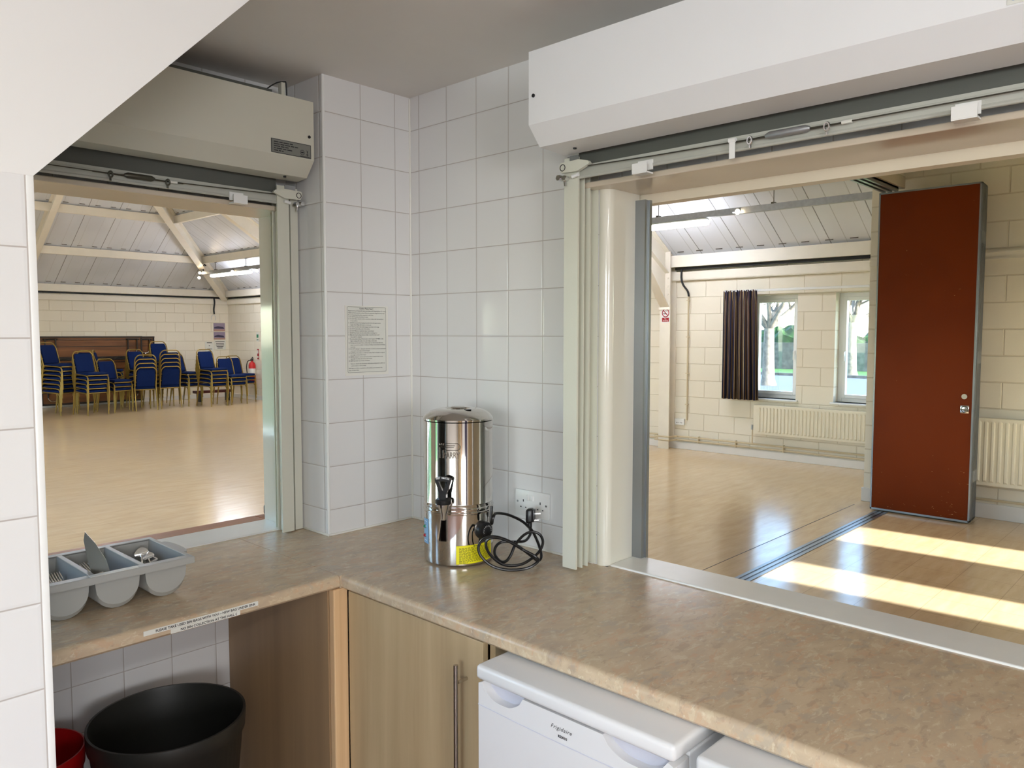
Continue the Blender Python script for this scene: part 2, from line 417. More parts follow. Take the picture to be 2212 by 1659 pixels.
# ------------------------------------------------------------------ room shell
ZW = 0.9
def zr(x): return 2.69+0.63*(7.5-x)          # roof lining height over the window-side slope
def room():
    struct(MB().box(-5.7, 7.9, -6.7, 16.7, -0.12, 0.0).build('floor', 'floor', smooth=0))
    struct(MB().box(-5.5, 0.0, -6.5, 0.24, 0.0, 0.004).build('floor', 'kitfloor', smooth=0))
    struct(MB().box(-5.65, 0.0, -6.65, 0.24, 2.46, 2.56).build('ceiling', 'ceil', smooth=0))
    # kitchen side walls
    wall('wall_hatch_far', 'tileA', 'y', 0.24, 0.375, -5.5, -0.372, 0, 2.6, [(-2.2, -0.37, 0.86, 2.035)])
    struct(MB().box(-0.37, 0.15, 0.0, 0.375, 0, 3.4).build('wall_corner', 'tileA', smooth=0))
    struct(MB().box(-0.3725, -0.3695, 0.001, 0.24, 0.0, 2.46).build('wall_corner_return', 'tileR', smooth=0))
    wall('wall_hatch_side', 'tileB', 'x', 0.0, 0.15, -6.65, 0.0, 0, 3.4, [(-3.2, -0.88, 0.86, 2.035)])
    b = MB(); b.cyl((-0.369, 0.003, 0.9), (-0.369, 0.003, 2.46), 0.0055, 8); struct(b.build('trim_1', 'white'))
    b = MB(); b.cyl((-0.002, -0.002, 0.9), (-0.002, -0.002, 2.455), 0.004, 6); struct(b.build('trim_2', 'sealant'))
    # sealant lines where tiles meet the worktop
    b = MB(); b.box(-0.376, 0.0, -0.006, 0.0, 0.9, 0.907, 0.002); b.box(-0.377, -0.37, -0.006, 0.156, 0.9, 0.907, 0.002)
    b.box(-0.006, 0.0, -0.86, 0.0, 0.9, 0.907, 0.002); struct(b.build('trim_3', 'sealant'))
    # nib wall with its cut-off corner opening
    struct(MB().prism([(-5.5, -0.8, 0), (-1.458, -0.8, 0), (-1.458, -0.8, 1.858), (-5.5, -0.8, 1.858)], (0, 0.1, 0)).build('wall_nib_tiled', 'tileN', smooth=0))
    struct(MB().prism([(-5.5, -0.801, 1.858), (-1.458, -0.801, 1.858), (-0.868, -0.801, 2.46), (-5.5, -0.801, 2.46)], (0, 0.102, 0)).build('wall_nib_head', 'plaster', smooth=0))
    b = MB(); b.box(-1.469, -1.4575, -0.8025, -0.79, 0, 1.858, 0.0015); struct(b.build('trim_4', 'white'))
    wall('wall_kitchen_back', 'plaster', 'y', -6.65, -6.5, -5.65, 0.0, 0, 2.5)
    wall('wall_kitchen_side', 'plaster', 'x', -5.65, -5.5, -6.5, 0.4, 0, 2.5, [(-4.6, -2.4, 1.2, 2.3)])
    upvc_window('window_6', 'x', -5.59, -4.6, -2.4, 1.2, 2.3, two=True)
    boiler_reflection_props()
    # hatch jambs, sills, heads
    b = MB(); b.box(0.022, 0.15, -0.91, -0.88, 0.9, 2.02); b.cyl((0.022, -0.884, 0.9), (0.022, -0.884, 2.02), 0.026, 20); struct(b.build('trim_5', 'gloss'))
    b = MB(); b.box(0.128, 0.150, -0.945, -0.91, 0.905, 2.0); b.box(0.146, 0.158, -0.95, -0.941, 0.905, 2.0); struct(b.build('trim_6', 'alu', smooth=0))
    b = MB(); b.box(-0.402, -0.372, 0.25, 0.38, 0.9, 2.02); struct(b.build('trim_7', 'gloss', smooth=0))
    struct(MB().box(0.012, 0.155, -3.2, -0.91, 0.862, 0.905, 0.004).build('sill_hatch_side', 'sill', smooth=0))
    struct(MB().box(-2.2, -0.40, 0.203, 0.375, 0.862, 0.904, 0.004).build('sill_hatch_far', 'sill', smooth=0))
    struct(MB().box(-2.2, -0.402, 0.375, 0.457, 0.872, 0.903, 0.003).build('sill_hatch_far_edge', 'mdf', smooth=0))
    struct(MB().box(-0.052, 0.16, -3.2, -0.853, 2.02, 2.036, 0.003).build('trim_8', 'gloss2', smooth=0))
    struct(MB().box(0.16, 0.205, -3.3, -0.8, 1.992, 2.12).build('trim_9', 'cream2', smooth=0))
    struct(MB().box(-2.3, -0.372, 0.175, 0.385, 2.02, 2.036, 0.003).build('trim_10', 'gloss2', smooth=0))
    # ---- hall
    W = [(1.775, 2.42), (0.665, 1.31)]
    more = [(5.2, 5.85), (6.3, 6.95), (8.9, 9.55), (10.0, 10.65)]  # further windows out of view, added to light the hall
    holes = [(a, c, 0.775, 2.09) for a, c in W+more]+[(13.75, 14.62, 0.0, 2.04)]
    wall('wall_window', 'blockX', 'x', 7.6, 7.86, 0.33, 16.5, 0, 2.70, holes)
    for i, (a, c) in enumerate(W+more): upvc_window('window_%d' % (i+1 if i < 2 else i+5), 'x', 7.76, a, c, 0.775, 2.09, sill=7.56)
    wall('wall_far', 'blockY', 'y', 16.5, 16.7, -1.8, 7.86, 0, 2.70)
    lh = [(1.2, 3.0, 0.85, 1.83), (3.4, 5.0, 0.6, 2.1), (6.2, 7.8, 0.6, 2.1), (9.2, 10.8, 0.6, 2.1), (12.4, 14.0, 0.6, 2.1)]  # first shows in the glossy jamb; the others added unseen for daylight
    wall('wall_left', 'blockX', 'x', -1.8, -1.6, 0.40, 16.5, 0, 2.70, lh)
    for i, h in enumerate(lh): upvc_window('window_%d' % (20+i), 'x', -1.7, h[0], h[1], h[2], h[3], two=True)
    # roof: three lined slopes
    def slab(name, mat, pts): struct(MB().prism(pts, (0, 0, 0.1)).build(name, mat, smooth=0))
    e = zr(7.86); r = zr(3.0)
    slab('ceiling_slope_window', 'roofX', [(7.86, 0.06, e), (7.86, 16.76, e), (3.0, 11.9, r), (3.0, 0.06, r)])
    slab('ceiling_slope_left', 'roofX', [(-1.86, 16.76, e), (-1.86, 0.06, e), (3.0, 0.06, r), (3.0, 11.9, r)])
    slab('ceiling_slope_hip', 'roofY', [(7.86, 16.76, e), (-1.86, 16.76, e), (3.0, 11.9, r)])
    # closing walls over the kitchen and the folding partition
    struct(MB().prism([(-1.6, 0.28, 2.3), (0.15, 0.28, 2.3), (0.15, 0.28, zr(5.85)), (-1.6, 0.28, 2.6)], (0, 0.1, 0)).build('wall_over_kitchen', 'cream2', smooth=0))
    struct(MB().prism([(0.0, 0.06, 2.99), (5.84, 0.06, 2.99), (5.84, 0.06, zr(5.84)), (3.0, 0.06, r), (0.0, 0.06, zr(6.0))], (0, 0.08, 0)).build('wall_over_partition', 'cream2', smooth=0))
    struct(MB().box(5.83, 6.03, -5.0, 0.33, 0, 3.44).build('wall_room_side', 'blockX', smooth=0))
    struct(MB().box(6.03, 7.86, 0.13, 0.33, 0, 3.3).build('wall_return', 'blockY', smooth=0))
    wall('wall_room_end', 'blockY', 'y', -5.2, -5.0, 0.15, 5.83, 0, 3.44, [(4.50, 5.09, 0.8, 2.14), (3.24, 3.75, 0.8, 2.14)])
    upvc_window('window_15', 'y', -5.1, 4.50, 5.09, 0.8, 2.14, thin=True); upvc_window('window_16', 'y', -5.1, 3.24, 3.75, 0.8, 2.14, thin=True)
    struct(MB().box(0.15, 6.03, -5.2, 0.06, 3.42, 3.5).build('ceiling_room', 'ceil', smooth=0))
    # skirtings
    sk = [('baseboard_window', (7.58, 7.6, 0.33, 13.6, 0, 0.1)), ('baseboard_far', (-1.6, 7.6, 16.48, 16.5, 0, 0.1)), ('baseboard_room', (5.81, 5.83, -5, 0.345, 0, 0.13)), ('baseboard_corner', (7.58, 7.6, 14.75, 16.48, 0, 0.1))]
    for n, q in sk: struct(MB().box(*q, bev=0.004).build(n, 'skirt', smooth=0))
    b = MB(); b.box(5.805, 5.83, -5, 0.33, 2.232, 2.246); b.box(5.812, 5.83, -5, 0.33, 2.246, 2.29); b.box(5.80, 5.83, -5, 0.33, 2.29, 2.302); struct(b.build('trim_17', 'cream', smooth=0))
    # steelwork
    def rf(x): return zr(x)-0.004
    for i, y in enumerate((3.58, 7.6, 11.82)):
        b = MB(); b.ibeam((7.56, y, rf(7.56)), (3.0, y, rf(3.0)), 0.26, 0.14); b.ibeam((-1.56, y, rf(7.56)), (3.0, y, rf(3.0)), 0.26, 0.14)
        struct(b.build('roof_beam', 'cream', smooth=0))
        b = MB(); b.prism([(7.44, y-0.006, 1.97), (6.35, y-0.006, rf(6.35)-0.25), (7.44, y-0.006, rf(7.44)-0.25)], (0, 0.012, 0))
        d = V((6.35-7.44, 0, rf(6.35)-0.25-1.97)); n = d.cross(V((0, 1, 0))).normalized()*0.014
        b.prism([(7.44, y-0.07, 1.97), (6.35, y-0.07, rf(6.35)-0.25), V((6.35, y-0.07, rf(6.35)-0.25))+n, V((7.44, y-0.07, 1.97))+n], (0, 0.14, 0))
        b.box(7.425, 7.44, y-0.085, y+0.085, 1.93, rf(7.44))
        struct(b.build('roof_beam_haunch', 'cream', smooth=0))
        b = MB()
        for z in (2.14, 2.25, 2.36):
            for s in (-1, 1): b.cyl((7.41, y+s*0.05, z), (7.426, y+s*0.05, z), 0.015, 6)
        struct(b.build('beam_bolt_trim', 'cream'))
        b = MB(); b.box(7.44, 7.455, y-0.083, y+0.083, 0, 2.5); b.box(7.455, 7.585, y-0.006, y+0.006, 0, 2.5); b.box(7.585, 7.6, y-0.083, y+0.083, 0, 2.5)
        struct(b.build('steel_column', 'cream', smooth=0))
    b = MB(); b.ibeam((3.0, 16.45, zr(7.55)-0.004), (3.0, 11.9, r-0.004), 0.2, 0.12); struct(b.build('roof_beam', 'cream', smooth=0))
    for s in (1, -1):
        x1 = 3.0+s*4.5; b = MB(); b.ibeam((x1, 16.4, zr(7.5)-0.03), (3.0, 11.9, r-0.03), 0.26, 0.15); struct(b.build('hip_beam', 'cream', smooth=0))
    for k in range(4):
        x = 7.5-1.1*k; z = zr(x+0.035); yh = 8.9+x
        struct(MB().box(x-0.035, x+0.035, 0.14, yh-0.06, z-0.16, z-0.004).build('roof_purlin_beam', 'cream', smooth=0))
        yy = 16.4-1.1*k; struct(MB().box(3.0-(yy-11.9)+0.06, 3.0+(yy-11.9)-0.06, yy-0.035, yy+0.035, z-0.16, z-0.004).build('roof_purlin_beam', 'cream', smooth=0))
    # dark-coloured strips standing in for shaded gaps where lining ribs cross the purlins
    b = MB()
    for k in range(4):
        x = 7.5-1.1*k; z = zr(x-0.036)
        for j in range(54):
            y = 0.45+j*0.2862
            if y < 8.8+x: b.box(x-0.040, x-0.035, y, y+0.095, z-0.010, z+0.001)
        yy = 16.4-1.1*k
        for j in range(34):
            xx = -1.4+j*0.2862
            if abs(xx-3.0) < (yy-11.9)-0.2: b.box(xx, xx+0.095, yy-0.040, yy-0.035, z-0.010, z+0.001)
    struct(b.build('trim_11', 'rib_gap', smooth=0))
    # wall-head band and cable trunking
    b = MB(); b.box(7.555, 7.6, 0.33, 16.5, 2.325, 2.34); b.box(7.545, 7.56, 0.33, 16.5, 2.335, 2.445); struct(b.build('trim_12', 'cream', smooth=0))
    b = MB(); b.box(-1.6, 7.6, 16.455, 16.5, 2.325, 2.34); b.box(-1.6, 7.6, 16.445, 16.46, 2.335, 2.445); struct(b.build('trim_13', 'cream', smooth=0))
    # track for the folding partition: head beam, head rail, floor rails, seam
    struct(MB().box(0.15, 5.62, -0.02, 0.16, 2.885, 2.99, 0.004).build('beam_partition_head', 'gloss2', smooth=0))
    b = MB(); b.box(0.15, 5.5, 0.0, 0.02, 2.845, 2.885); b.box(0.15, 5.5, 0.05, 0.075, 2.845, 2.885); b.box(0.15, 5.5, 0.105, 0.125, 2.845, 2.885); b.box(0.15, 5.5, 0.0, 0.125, 2.868, 2.885); struct(b.build('trim_14', 'alu', smooth=0))
    b = MB()
    for y0 in (-0.012, 0.028, 0.068): b.box(0.155, 5.46, y0, y0+0.026, 0.0, 0.004)
    struct(b.build('trim_15', 'alu', smooth=0))
    b = MB()
    for y0 in (0.014, 0.054): b.box(0.155, 5.46, y0, y0+0.014, 0.0, 0.002)
    b.box(0.155, 5.6, 0.329, 0.333, 0.0, 0.0015); struct(b.build('trim_16', 'black', smooth=0))

def boiler_reflection_props():
    # tall cupboards and a dark door invented behind the camera to darken boiler reflections
    for i, (x, y, lab) in enumerate(((-4.9, -6.2, 'unseen maple cupboard added for boiler reflections, by the window'), (-4.2, -6.2, 'second unseen maple cupboard added for boiler reflections'), (-1.0, -6.2, 'unseen maple cupboard added for boiler reflections by the hatch wall'), (-0.35, -6.2, 'unseen maple cupboard added for boiler reflections in the corner'))):
        t = thing('reflection_cupboard', lab, 'cupboard', (x, y, 0.004), 'cupboards added for boiler reflections')
        MB().box(x-0.3, x+0.3, y-0.28, y+0.26, 0.01, 2.1).build('body', 'mapleD', t, smooth=0); d = MB().box(x-0.295, x+0.295, y+0.262, y+0.28, 0.1, 2.09, 0.002).build('door', 'maple', t, smooth=0)
        b = MB(); b.cyl((x+0.24, y+0.31, 0.9), (x+0.24, y+0.31, 1.3), 0.006, 8); b.build('bar_handle', 'satin', d)
    t = thing('reflection_door', '', '', (-2.2, -6.48, 0)); del t['label']; del t['category']; t['kind'] = 'structure'
    MB().box(-2.6, -1.8, -6.5, -6.46, 0.0, 2.05).build('door_leaf', 'posterD', t, smooth=0)

def upvc_window(name, ax, p, a0, a1, z0, z1, sill=None, two=False, thin=False):
    """white frame, sash, glass; ax is the axis the window faces"""
    def bx(b, q0, q1, u0, u1, w0, w1, bev=0.004):
        if ax == 'x': b.box(q0, q1, u0, u1, w0, w1, bev)
        else: b.box(u0, u1, q0, q1, w0, w1, bev)
    t = thing(name, 'white framed window %s' % name.replace('_', ' '), 'window', (p, (a0+a1)/2, z0) if ax == 'x' else ((a0+a1)/2, p, z0)); del t['label']; del t['category']
    t['kind'] = 'structure'
    f = 0.022 if thin else 0.05; b = MB(); d = 0.035
    for u0, u1, w0, w1 in ((a0, a0+f, z0, z1), (a1-f, a1, z0, z1), (a0+f, a1-f, z0, z0+f), (a0+f, a1-f, z1-f, z1)): bx(b, p-d, p+d, u0, u1, w0, w1)
    if two: bx(b, p-d, p+d, (a0+a1)/2-0.03, (a0+a1)/2+0.03, z0+f, z1-f)
    fr = b.build('window_frame', 'upvc', t, smooth=0)
    if not two and not thin:
        b = MB(); g = f; s = 0.042
        for u0, u1, w0, w1 in ((a0+g, a0+g+s, z0+g, z1-g), (a1-g-s, a1-g, z0+g, z1-g), (a0+g+s, a1-g-s, z0+g, z0+g+s), (a0+g+s, a1-g-s, z1-g-s, z1-g)): bx(b, p-d-0.012, p+0.02, u0, u1, w0, w1)
        sash = b.build('sash', 'upvc', t, smooth=0)
        u = a0+0.075 if sill and a0 > 1.5 else a1-0.075
        b = MB(); bx(b, p-d-0.03, p-d-0.012, u-0.012, u+0.012, 1.33, 1.39); bx(b, p-d-0.045, p-d-0.03, u-0.01, u+0.01, 1.27, 1.38); b.build('handle', 'white', sash)
    b = MB(); bx(b, p-0.004, p+0.004, a0+f*0.8, a1-f*0.8, z0+f*0.8, z1-f*0.8, 0); b.build('pane', 'glass', t, smooth=0)
    if sill:
        b = MB(); b.box(sill, p-0.03, a0-0.03, a1+0.03, z0-0.022, z0, 0.004); b.build('window_sill', 'upvc', t, smooth=0)
    return t

# ------------------------------------------------------------------ worktop, cabinets, hatch shutters
def kitchen():
    # worktops: two lengths butted at the inner corner, front edges rounded
    def wt(name, pr, vec, mat, label):
        o = MB().prism(pr, vec).build(name, mat, smooth=30); return tag(o, label, 'worktop')
    def prof(r=0.014, h=0.036):
        P = [(0.0, -h)]
        P.append((-0.0, -h))
        out = []
        for k in range(7): a = PI/2*k/6; out.append((r-r*math.cos(a), -r+r*math.sin(a)))
        return out
    pr = prof()
    # along the far hatch: front at y=-0.4, back at the sill
    ptsA = [(-2.6, -0.4+0.006, ZW-0.036), (-2.6, -0.4, ZW-0.03)]+[(-2.6, -0.4+u, ZW+w) for u, w in pr]+[(-2.6, 0.203, ZW), (-2.6, 0.203, ZW-0.036)]
    A = MB().prism(ptsA, (1.9985, 0, 0)); A.box(-2.2, -0.6015, 0.24, 0.287, ZW-0.036, ZW)
    tag(A.build('worktop', 'top1', smooth=30), 'brown mottled stone-effect worktop carrying the cutlery tray under the far hatch', 'worktop')
    ptsB = [(-0.6+0.006, -3.2, ZW-0.036), (-0.6, -3.2, ZW-0.03)]+[(-0.6+u, -3.2, ZW+w) for u, w in pr]+[(0.0, -3.2, ZW), (0.0, -3.2, ZW-0.036)]
    B = MB().prism(ptsB, (0, 2.8, 0)); B.box(-0.6, -0.3735, -0.4, 0.203, ZW-0.036, ZW); B.box(-0.3735, 0.0, -0.4, 0.0, ZW-0.036, ZW); B.box(0.0, 0.012, -3.2, -0.91, ZW-0.036, ZW)
    tag(B.build('worktop', 'top2', smooth=30), 'long brown mottled stone-effect worktop carrying the steel water boiler', 'worktop')
    # base cabinet in the corner: side panel, post, door with bar handle
    t = thing('base_cabinet', 'maple base cabinet with bar handle between bin space and fridge', 'cabinet', (-0.3, -0.6, 0.004))
    MB().box(-0.625, -0.607, -0.372, 0.236, 0.01, 0.862).build('side_panel', 'mapleD', t, smooth=0)
    b = MB(); b.box(-0.622, -0.5735, -0.40, -0.374, 0.01, 0.862, 0.004); b.box(-0.606, -0.56, -0.374, -0.34, 0.01, 0.862); b.build('corner_post', 'mapleP', t, smooth=0)
    b = MB(); b.box(-0.555, -0.02, -0.985, -0.967, 0.1, 0.86); b.box(-0.555, -0.02, -0.966, -0.34, 0.1, 0.118); b.box(-0.06, -0.02, -0.966, -0.34, 0.118, 0.86); b.box(-0.53, -0.06, -0.966, -0.36, 0.01, 0.1)
    b.build('body', 'maple', t, smooth=0)
    d = MB().box(-0.575, -0.557, -0.962, -0.404, 0.115, 0.851, 0.0015).build('door', 'maple', t, smooth=0)
    b = MB(); b.cyl((-0.612, -0.905, 0.33), (-0.612, -0.905, 0.79), 0.006, 12); b.cyl((-0.606, -0.905, 0.745), (-0.575, -0.905, 0.745), 0.0045, 8); b.cyl((-0.606, -0.905, 0.375), (-0.575, -0.905, 0.375), 0.0045, 8); b.build('bar_handle', 'satin', d)
    # sticky notices on the worktop edge
    t = thing('edge_label', 'white printed strip about used bin bags stuck on worktop edge', 'label', (-1.0, -0.4, 0.885), 'notices taped to the worktop edge')
    MB().box(-1.152, -0.857, -0.4013, -0.3999, 0.8795, 0.8915, 0.0004).build('strip', 'paper', t, smooth=0)
    m = lambda x, z: frame((x, -0.4016, z), (1, 0, 0), (0, 0, 1))
    me = [('PLEASE TAKE USED BIN BAGS WITH YOU \u2013 NEW BAG UNDER SINK', 0.0086, 'LEFT', m(-1.124, 0.8825), dict(off=0.00022))]
    lettering(t, me, 'ink')
    t = thing('edge_label', 'shorter white printed strip about no bin collection, below another strip', 'label', (-1.0, -0.4, 0.87), 'notices taped to the worktop edge')
    MB().box(-1.088, -0.908, -0.4013, -0.3999, 0.8676, 0.8792, 0.0004).build('strip', 'paper', t, smooth=0)
    lettering(t, [('NO BIN COLLECTION AT THE HALL :(', 0.0086, 'LEFT', m(-1.064, 0.8702), dict(off=0.00022))], 'ink')
    # fridges under the worktop
    def fridge(y0, y1, label, brand):
        t = thing('undercounter_fridge', label, 'fridge', (-0.4, (y0+y1)/2, 0.004), 'white fridges under the worktop')
        xf = -0.675; w = y1-y0
        MB().box(-0.62, -0.06, y0+0.004, y1-0.004, 0.03, 0.822, 0.004).build('cabinet_body', 'appl', t)
        MB().box(-0.682, -0.05, y0, y1, 0.823, 0.857, 0.010, 3).build('top', 'appl', t)
        # door with two scooped grips in its top edge
        b = MB(); z1 = 0.818
        pts = [(y1-0.004, 0.05), (y1-0.004, z1-0.005)]
        def scoop(a, c, dep): return [(a+(c-a)*k/12, z1-dep*min(1.0, math.sin(PI*k/12)*1.9)) for k in range(13)]
        for (a, c) in ((0.03, 0.27), (0.68, 0.965)): pts += [(y1-w*q, z) for q, z in [((a+(c-a)*k/12), z1-0.034*min(1.0, (math.sin(PI*k/12))**0.6*1.05)) for k in range(13)]]
        pts += [(y0+0.004, z1-0.005), (y0+0.004, 0.05)]
        b.prism([(xf, y, z) for y, z in pts], (0.05, 0, 0)); dr = b.build('door', 'appl', t, smooth=25)
        for nm, (a, c) in (('grip', (0.03, 0.27)), ('grip', (0.68, 0.965))):
            b = MB(); b.box(xf+0.022, xf+0.049, y1-w*c, y1-w*a, z1-0.036, z1, 0.003); b.build('grip_recess', 'appl2', dr)
        b = MB(); pl = []
        b.tube([(xf-0.0006, y1-0.004-k*(w-0.008)/10, 0.764-0.004*math.sin(PI*k/10)) for k in range(11)], 0.0011, 5); b.build('door_crease', 'appl2', dr)
        if brand:
            m = lambda y, z: frame((xf-0.0006, y, z), (0, -1, 0), (0, 0, 1))
            lettering(dr, [('Frigidaire', 0.0125, 'CENTER', m((y0+y1)/2+0.012, 0.787), dict(shear=0.35, spacing=1.15)), ('RS3010', 0.0078, 'CENTER', m((y0+y1)/2+0.008, 0.772), dict(off=0.0003))], 'ink')
        return t
    fridge(-1.56, -1.045, 'white fridge with black script badge beside the maple cabinet', True)
    fridge(-2.115, -1.60, 'white fridge partly hidden at bottom of picture, beyond the badged one', False)
    # bins in the knee space
    def bin_(name, label, cat, c, r, h, mat, lip):
        prof = [(0, 0.004), (r*0.72, 0.004), (r*0.76, 0.02), (r*0.955, h-0.055), (r*0.985, h-0.05), (r, h-0.008), (r*0.995, h), (r*0.965, h), (r*0.955, h-0.01), (r*0.93, h-0.06), (r*0.72, 0.02), (0, 0.016)]
        o = MB().lathe(prof, c, 56).build(name, mat, smooth=50); return tag(o, label, cat)
    bin_('waste_bin', 'large round dark grey bin with wide open rim under the worktop', 'bin', (-0.965, -0.07, 0.004), 0.212, 0.50, 'greybin', 1)
    bin_('red_bucket', 'red round bucket tucked beside the dark grey bin', 'bucket', (-1.285, 0.055, 0.004), 0.135, 0.47, 'redbin', 1)

def shutters():
    def sh(along, label):
        # local frame: u runs along the hatch, n points out of the wall into the kitchen
        if along == 'B':
            P = lambda u, n, z: V((-n, -0.83-u, z)); L = 2.5; G = 0.823
        else:
            P = lambda u, n, z: V((-0.395-u, 0.24+0.0-n, z)); L = 1.8
        nf = 0.267 if along == 'B' else 0.22; pw = 'powder' if along == 'B' else 'powderA'
        t = thing('roller_shutter', label, 'shutter', P(L/2, 0.1, 2.04))
        zt, zb = (2.357, 2.163)
        if along == 'A': zt, zb = 2.366, 2.174
        pr = [(0.004, zt), (nf, zt), (nf, zb), (nf-0.046, zb-0.051), (0.112, zb-0.056), (0.112, zb-0.03), (0.004, zb-0.03)]
        b = MB(); b.prism([P(0, n, z) for n, z in pr], P(L, 0, 0)-P(0, 0, 0)); hs = b.build('housing', pw, t, smooth=0)
        for (u, n, z, dn, dz) in ((0.018, nf, zb+0.075, 0.003, 0), (0.075, 0.16, zb-0.054, 0, -0.003)):
            b = MB(); b.cyl(P(u, n-dn, z-dz), P(u, n+dn, z+dz), 0.005, 10); b.build('screw', 'ink', hs)
        def bx(b, u0, u1, n0, n1, z0, z1, bev=0.0):
            p, q = P(u0, n0, z0), P(u1, n1, z1)
            b.box(min(p.x, q.x), max(p.x, q.x), min(p.y, q.y), max(p.y, q.y), min(p.z, q.z), max(p.z, q.z), bev); return b
        # guide channel with its fins (u=0 is the housing end)
        g0 = -0.007 if along == 'B' else 0.029
        b = MB(); bx(b, g0, g0+0.05 if along == 'B' else g0+0.044, 0.098, 0.105, 0.906, 2.10); bx(b, g0+0.018, g0+0.022, 0.004 if along == 'B' else 0.05, 0.098, 0.904, 2.09)
        for n, ue in (((0.072, g0+0.047), (0.046, g0+0.047), (0.006, g0+0.047)) if along == 'B' else ((0.045, 0.058), (0.008, 0.044))): bx(b, g0+0.022 if along == 'B' else 0.02, ue, n-0.003, n, 0.904, 2.06)
        b.build('guide', 'guide', t, smooth=0)
        if along == 'A':
            b = MB(); bx(b, -0.017, 0.012, 0.004, 0.085, 0.902, 2.10); b.build('guide_angle', 'guide', t, smooth=0)
        # curtain edge and bottom rail
        u0 = g0+0.053
        b = MB(); bx(b, u0-0.02, L-0.05, 0.072, 0.08, 2.045, zb-0.031); b.build('curtain', 'slot', t, smooth=0)
        b = MB(); bx(b, u0-0.03, L-0.05, 0.086, 0.098, 2.042, 2.068, 0.002); bx(b, u0-0.03, L-0.05, 0.08, 0.094, 2.068, 2.076); b.tube([P(u0-0.02, 0.096, 2.043), P(L-0.05, 0.096, 2.043)], 0.005, 8)
        b.build('bottom_rail', 'rail', t)
        # cable, turnbuckle, grips
        nc = 0.109; uT0, uT1 = (0.608, 0.706) if along == 'B' else (0.485, 0.565)
        cab = [P(0.07, nc, 2.068), P(0.3, nc, 2.062), P(uT0-0.03, nc, 2.059), P(uT0, nc, 2.06)]
        cab2 = [P(uT1, nc, 2.06), P(uT1+0.05, nc, 2.059), P(L-0.2, nc, 2.06)]
        b = MB(); b.tube(cab, 0.0016, 6); b.tube(cab2, 0.0016, 6); b.tube([P(uT1, nc, 2.057), P(uT1+0.09, nc, 2.058)], 0.0014, 6); b.tube([P(uT0-0.09, nc, 2.058), P(uT0, nc, 2.057)], 0.0014, 6)
        b.build('cable', 'darkmetal', t)
        b = MB(); mt = 'galv' if along == 'B' else 'darkmetal'
        b.tube([P(uT0-0.004, nc, 2.06), P(uT0+0.006, nc, 2.06), P(uT1-0.006, nc, 2.06), P(uT1+0.004, nc, 2.06)], [0.004, 0.0085, 0.0085, 0.004], 10); b.build('turnbuckle', mt, t)
        for u in (uT0-0.042, uT1+0.042):
            b = MB(); b.tube([P(u+0.0055*math.cos(a), nc+0.003, 2.056+0.0085*math.sin(a)) for a in [2*PI*k/14 for k in range(14)]], 0.0026, 6, closed=True); b.cyl(P(u, nc, 2.05), P(u, nc, 2.038), 0.003, 6)
            b.build('cable_grip', 'chrome' if along == 'B' else 'darkmetal', t)
        u = uT1+0.075 if along == 'B' else uT0-0.075
        us = uT1+0.075 if along == 'B' else None
        b = MB(); uf = (uT1+0.085) if along == 'B' else (uT0-0.06)
        b.cyl(P(uf-0.011, nc, 2.059), P(uf+0.011, nc, 2.059), 0.0042, 8); b.build('ferrule', 'paper', t)
        # white clips hooked over the rail
        for u in ((0.243, 1.0) if along == 'B' else (0.193,)):
            w = 0.046 if along == 'B' else 0.048
            b = MB(); bx(b, u, u+w, 0.098, 0.101, 2.03, 2.056); bx(b, u, u+w, 0.098, 0.128, 2.018, 2.022); bx(b, u, u+w, 0.126, 0.129, 2.02, 2.045); b.build('clip', 'white', t, smooth=0)
        if along == 'B':
            b = MB(); b.tube([P(0.512, nc+0.001, 2.064), P(0.53, nc+0.001, 2.064)], 0.006, 8); bx(b, 0.514, 0.529, nc+0.002, nc+0.004, 2.02, 2.064); b.build('tape_flag', 'white', t)
        # latch lever and bolts at the corner
        b = MB(); z0 = 2.072
        out = [(-0.012, z0+0.014), (0.055, z0+0.016), (0.088, z0+0.008), (0.094, z0), (0.05, z0-0.016), (-0.008, z0-0.014), (-0.016, z0)]
        b.prism([P(u+0.0, 0.107, z) for u, z in out], P(0, 0.012, 0)-P(0, 0, 0)); lv = b.build('latch_lever', 'guide', t, smooth=0)
        b = MB(); b.tube([P(-0.002+0.009*math.cos(a), 0.1195, z0+0.009*math.sin(a)) for a in [2*PI*k/16 for k in range(16)]], 0.0012, 5, closed=True); b.build('keyhole_ring', 'ink', lv)
        b = MB(); b.cyl(P(-0.012, 0.106, z0-0.028), P(-0.012, 0.128, z0-0.028), 0.0085, 6); b.cyl(P(0.006, 0.106, z0-0.03), P(0.006, 0.124, z0-0.03), 0.0075, 6); b.cyl(P(0.0, 0.114, z0-0.031), P(0.004, 0.114, z0-0.052), 0.0035, 6); b.build('latch_bolt', 'chrome', t)
        b = MB(); b.cyl(P(0.028, 0.112, z0-0.028), P(0.05, 0.112, z0-0.024), 0.0055, 8); b.build('latch_sleeve', 'white', t)
        b = MB(); bx(b, 0.014, 0.045, 0.104, 0.107, 2.075, 2.104); bx(b, 0.0, 0.012, 0.09, 0.1, 2.085, 2.105); b.build('guide_bracket', 'galv', t, smooth=0)
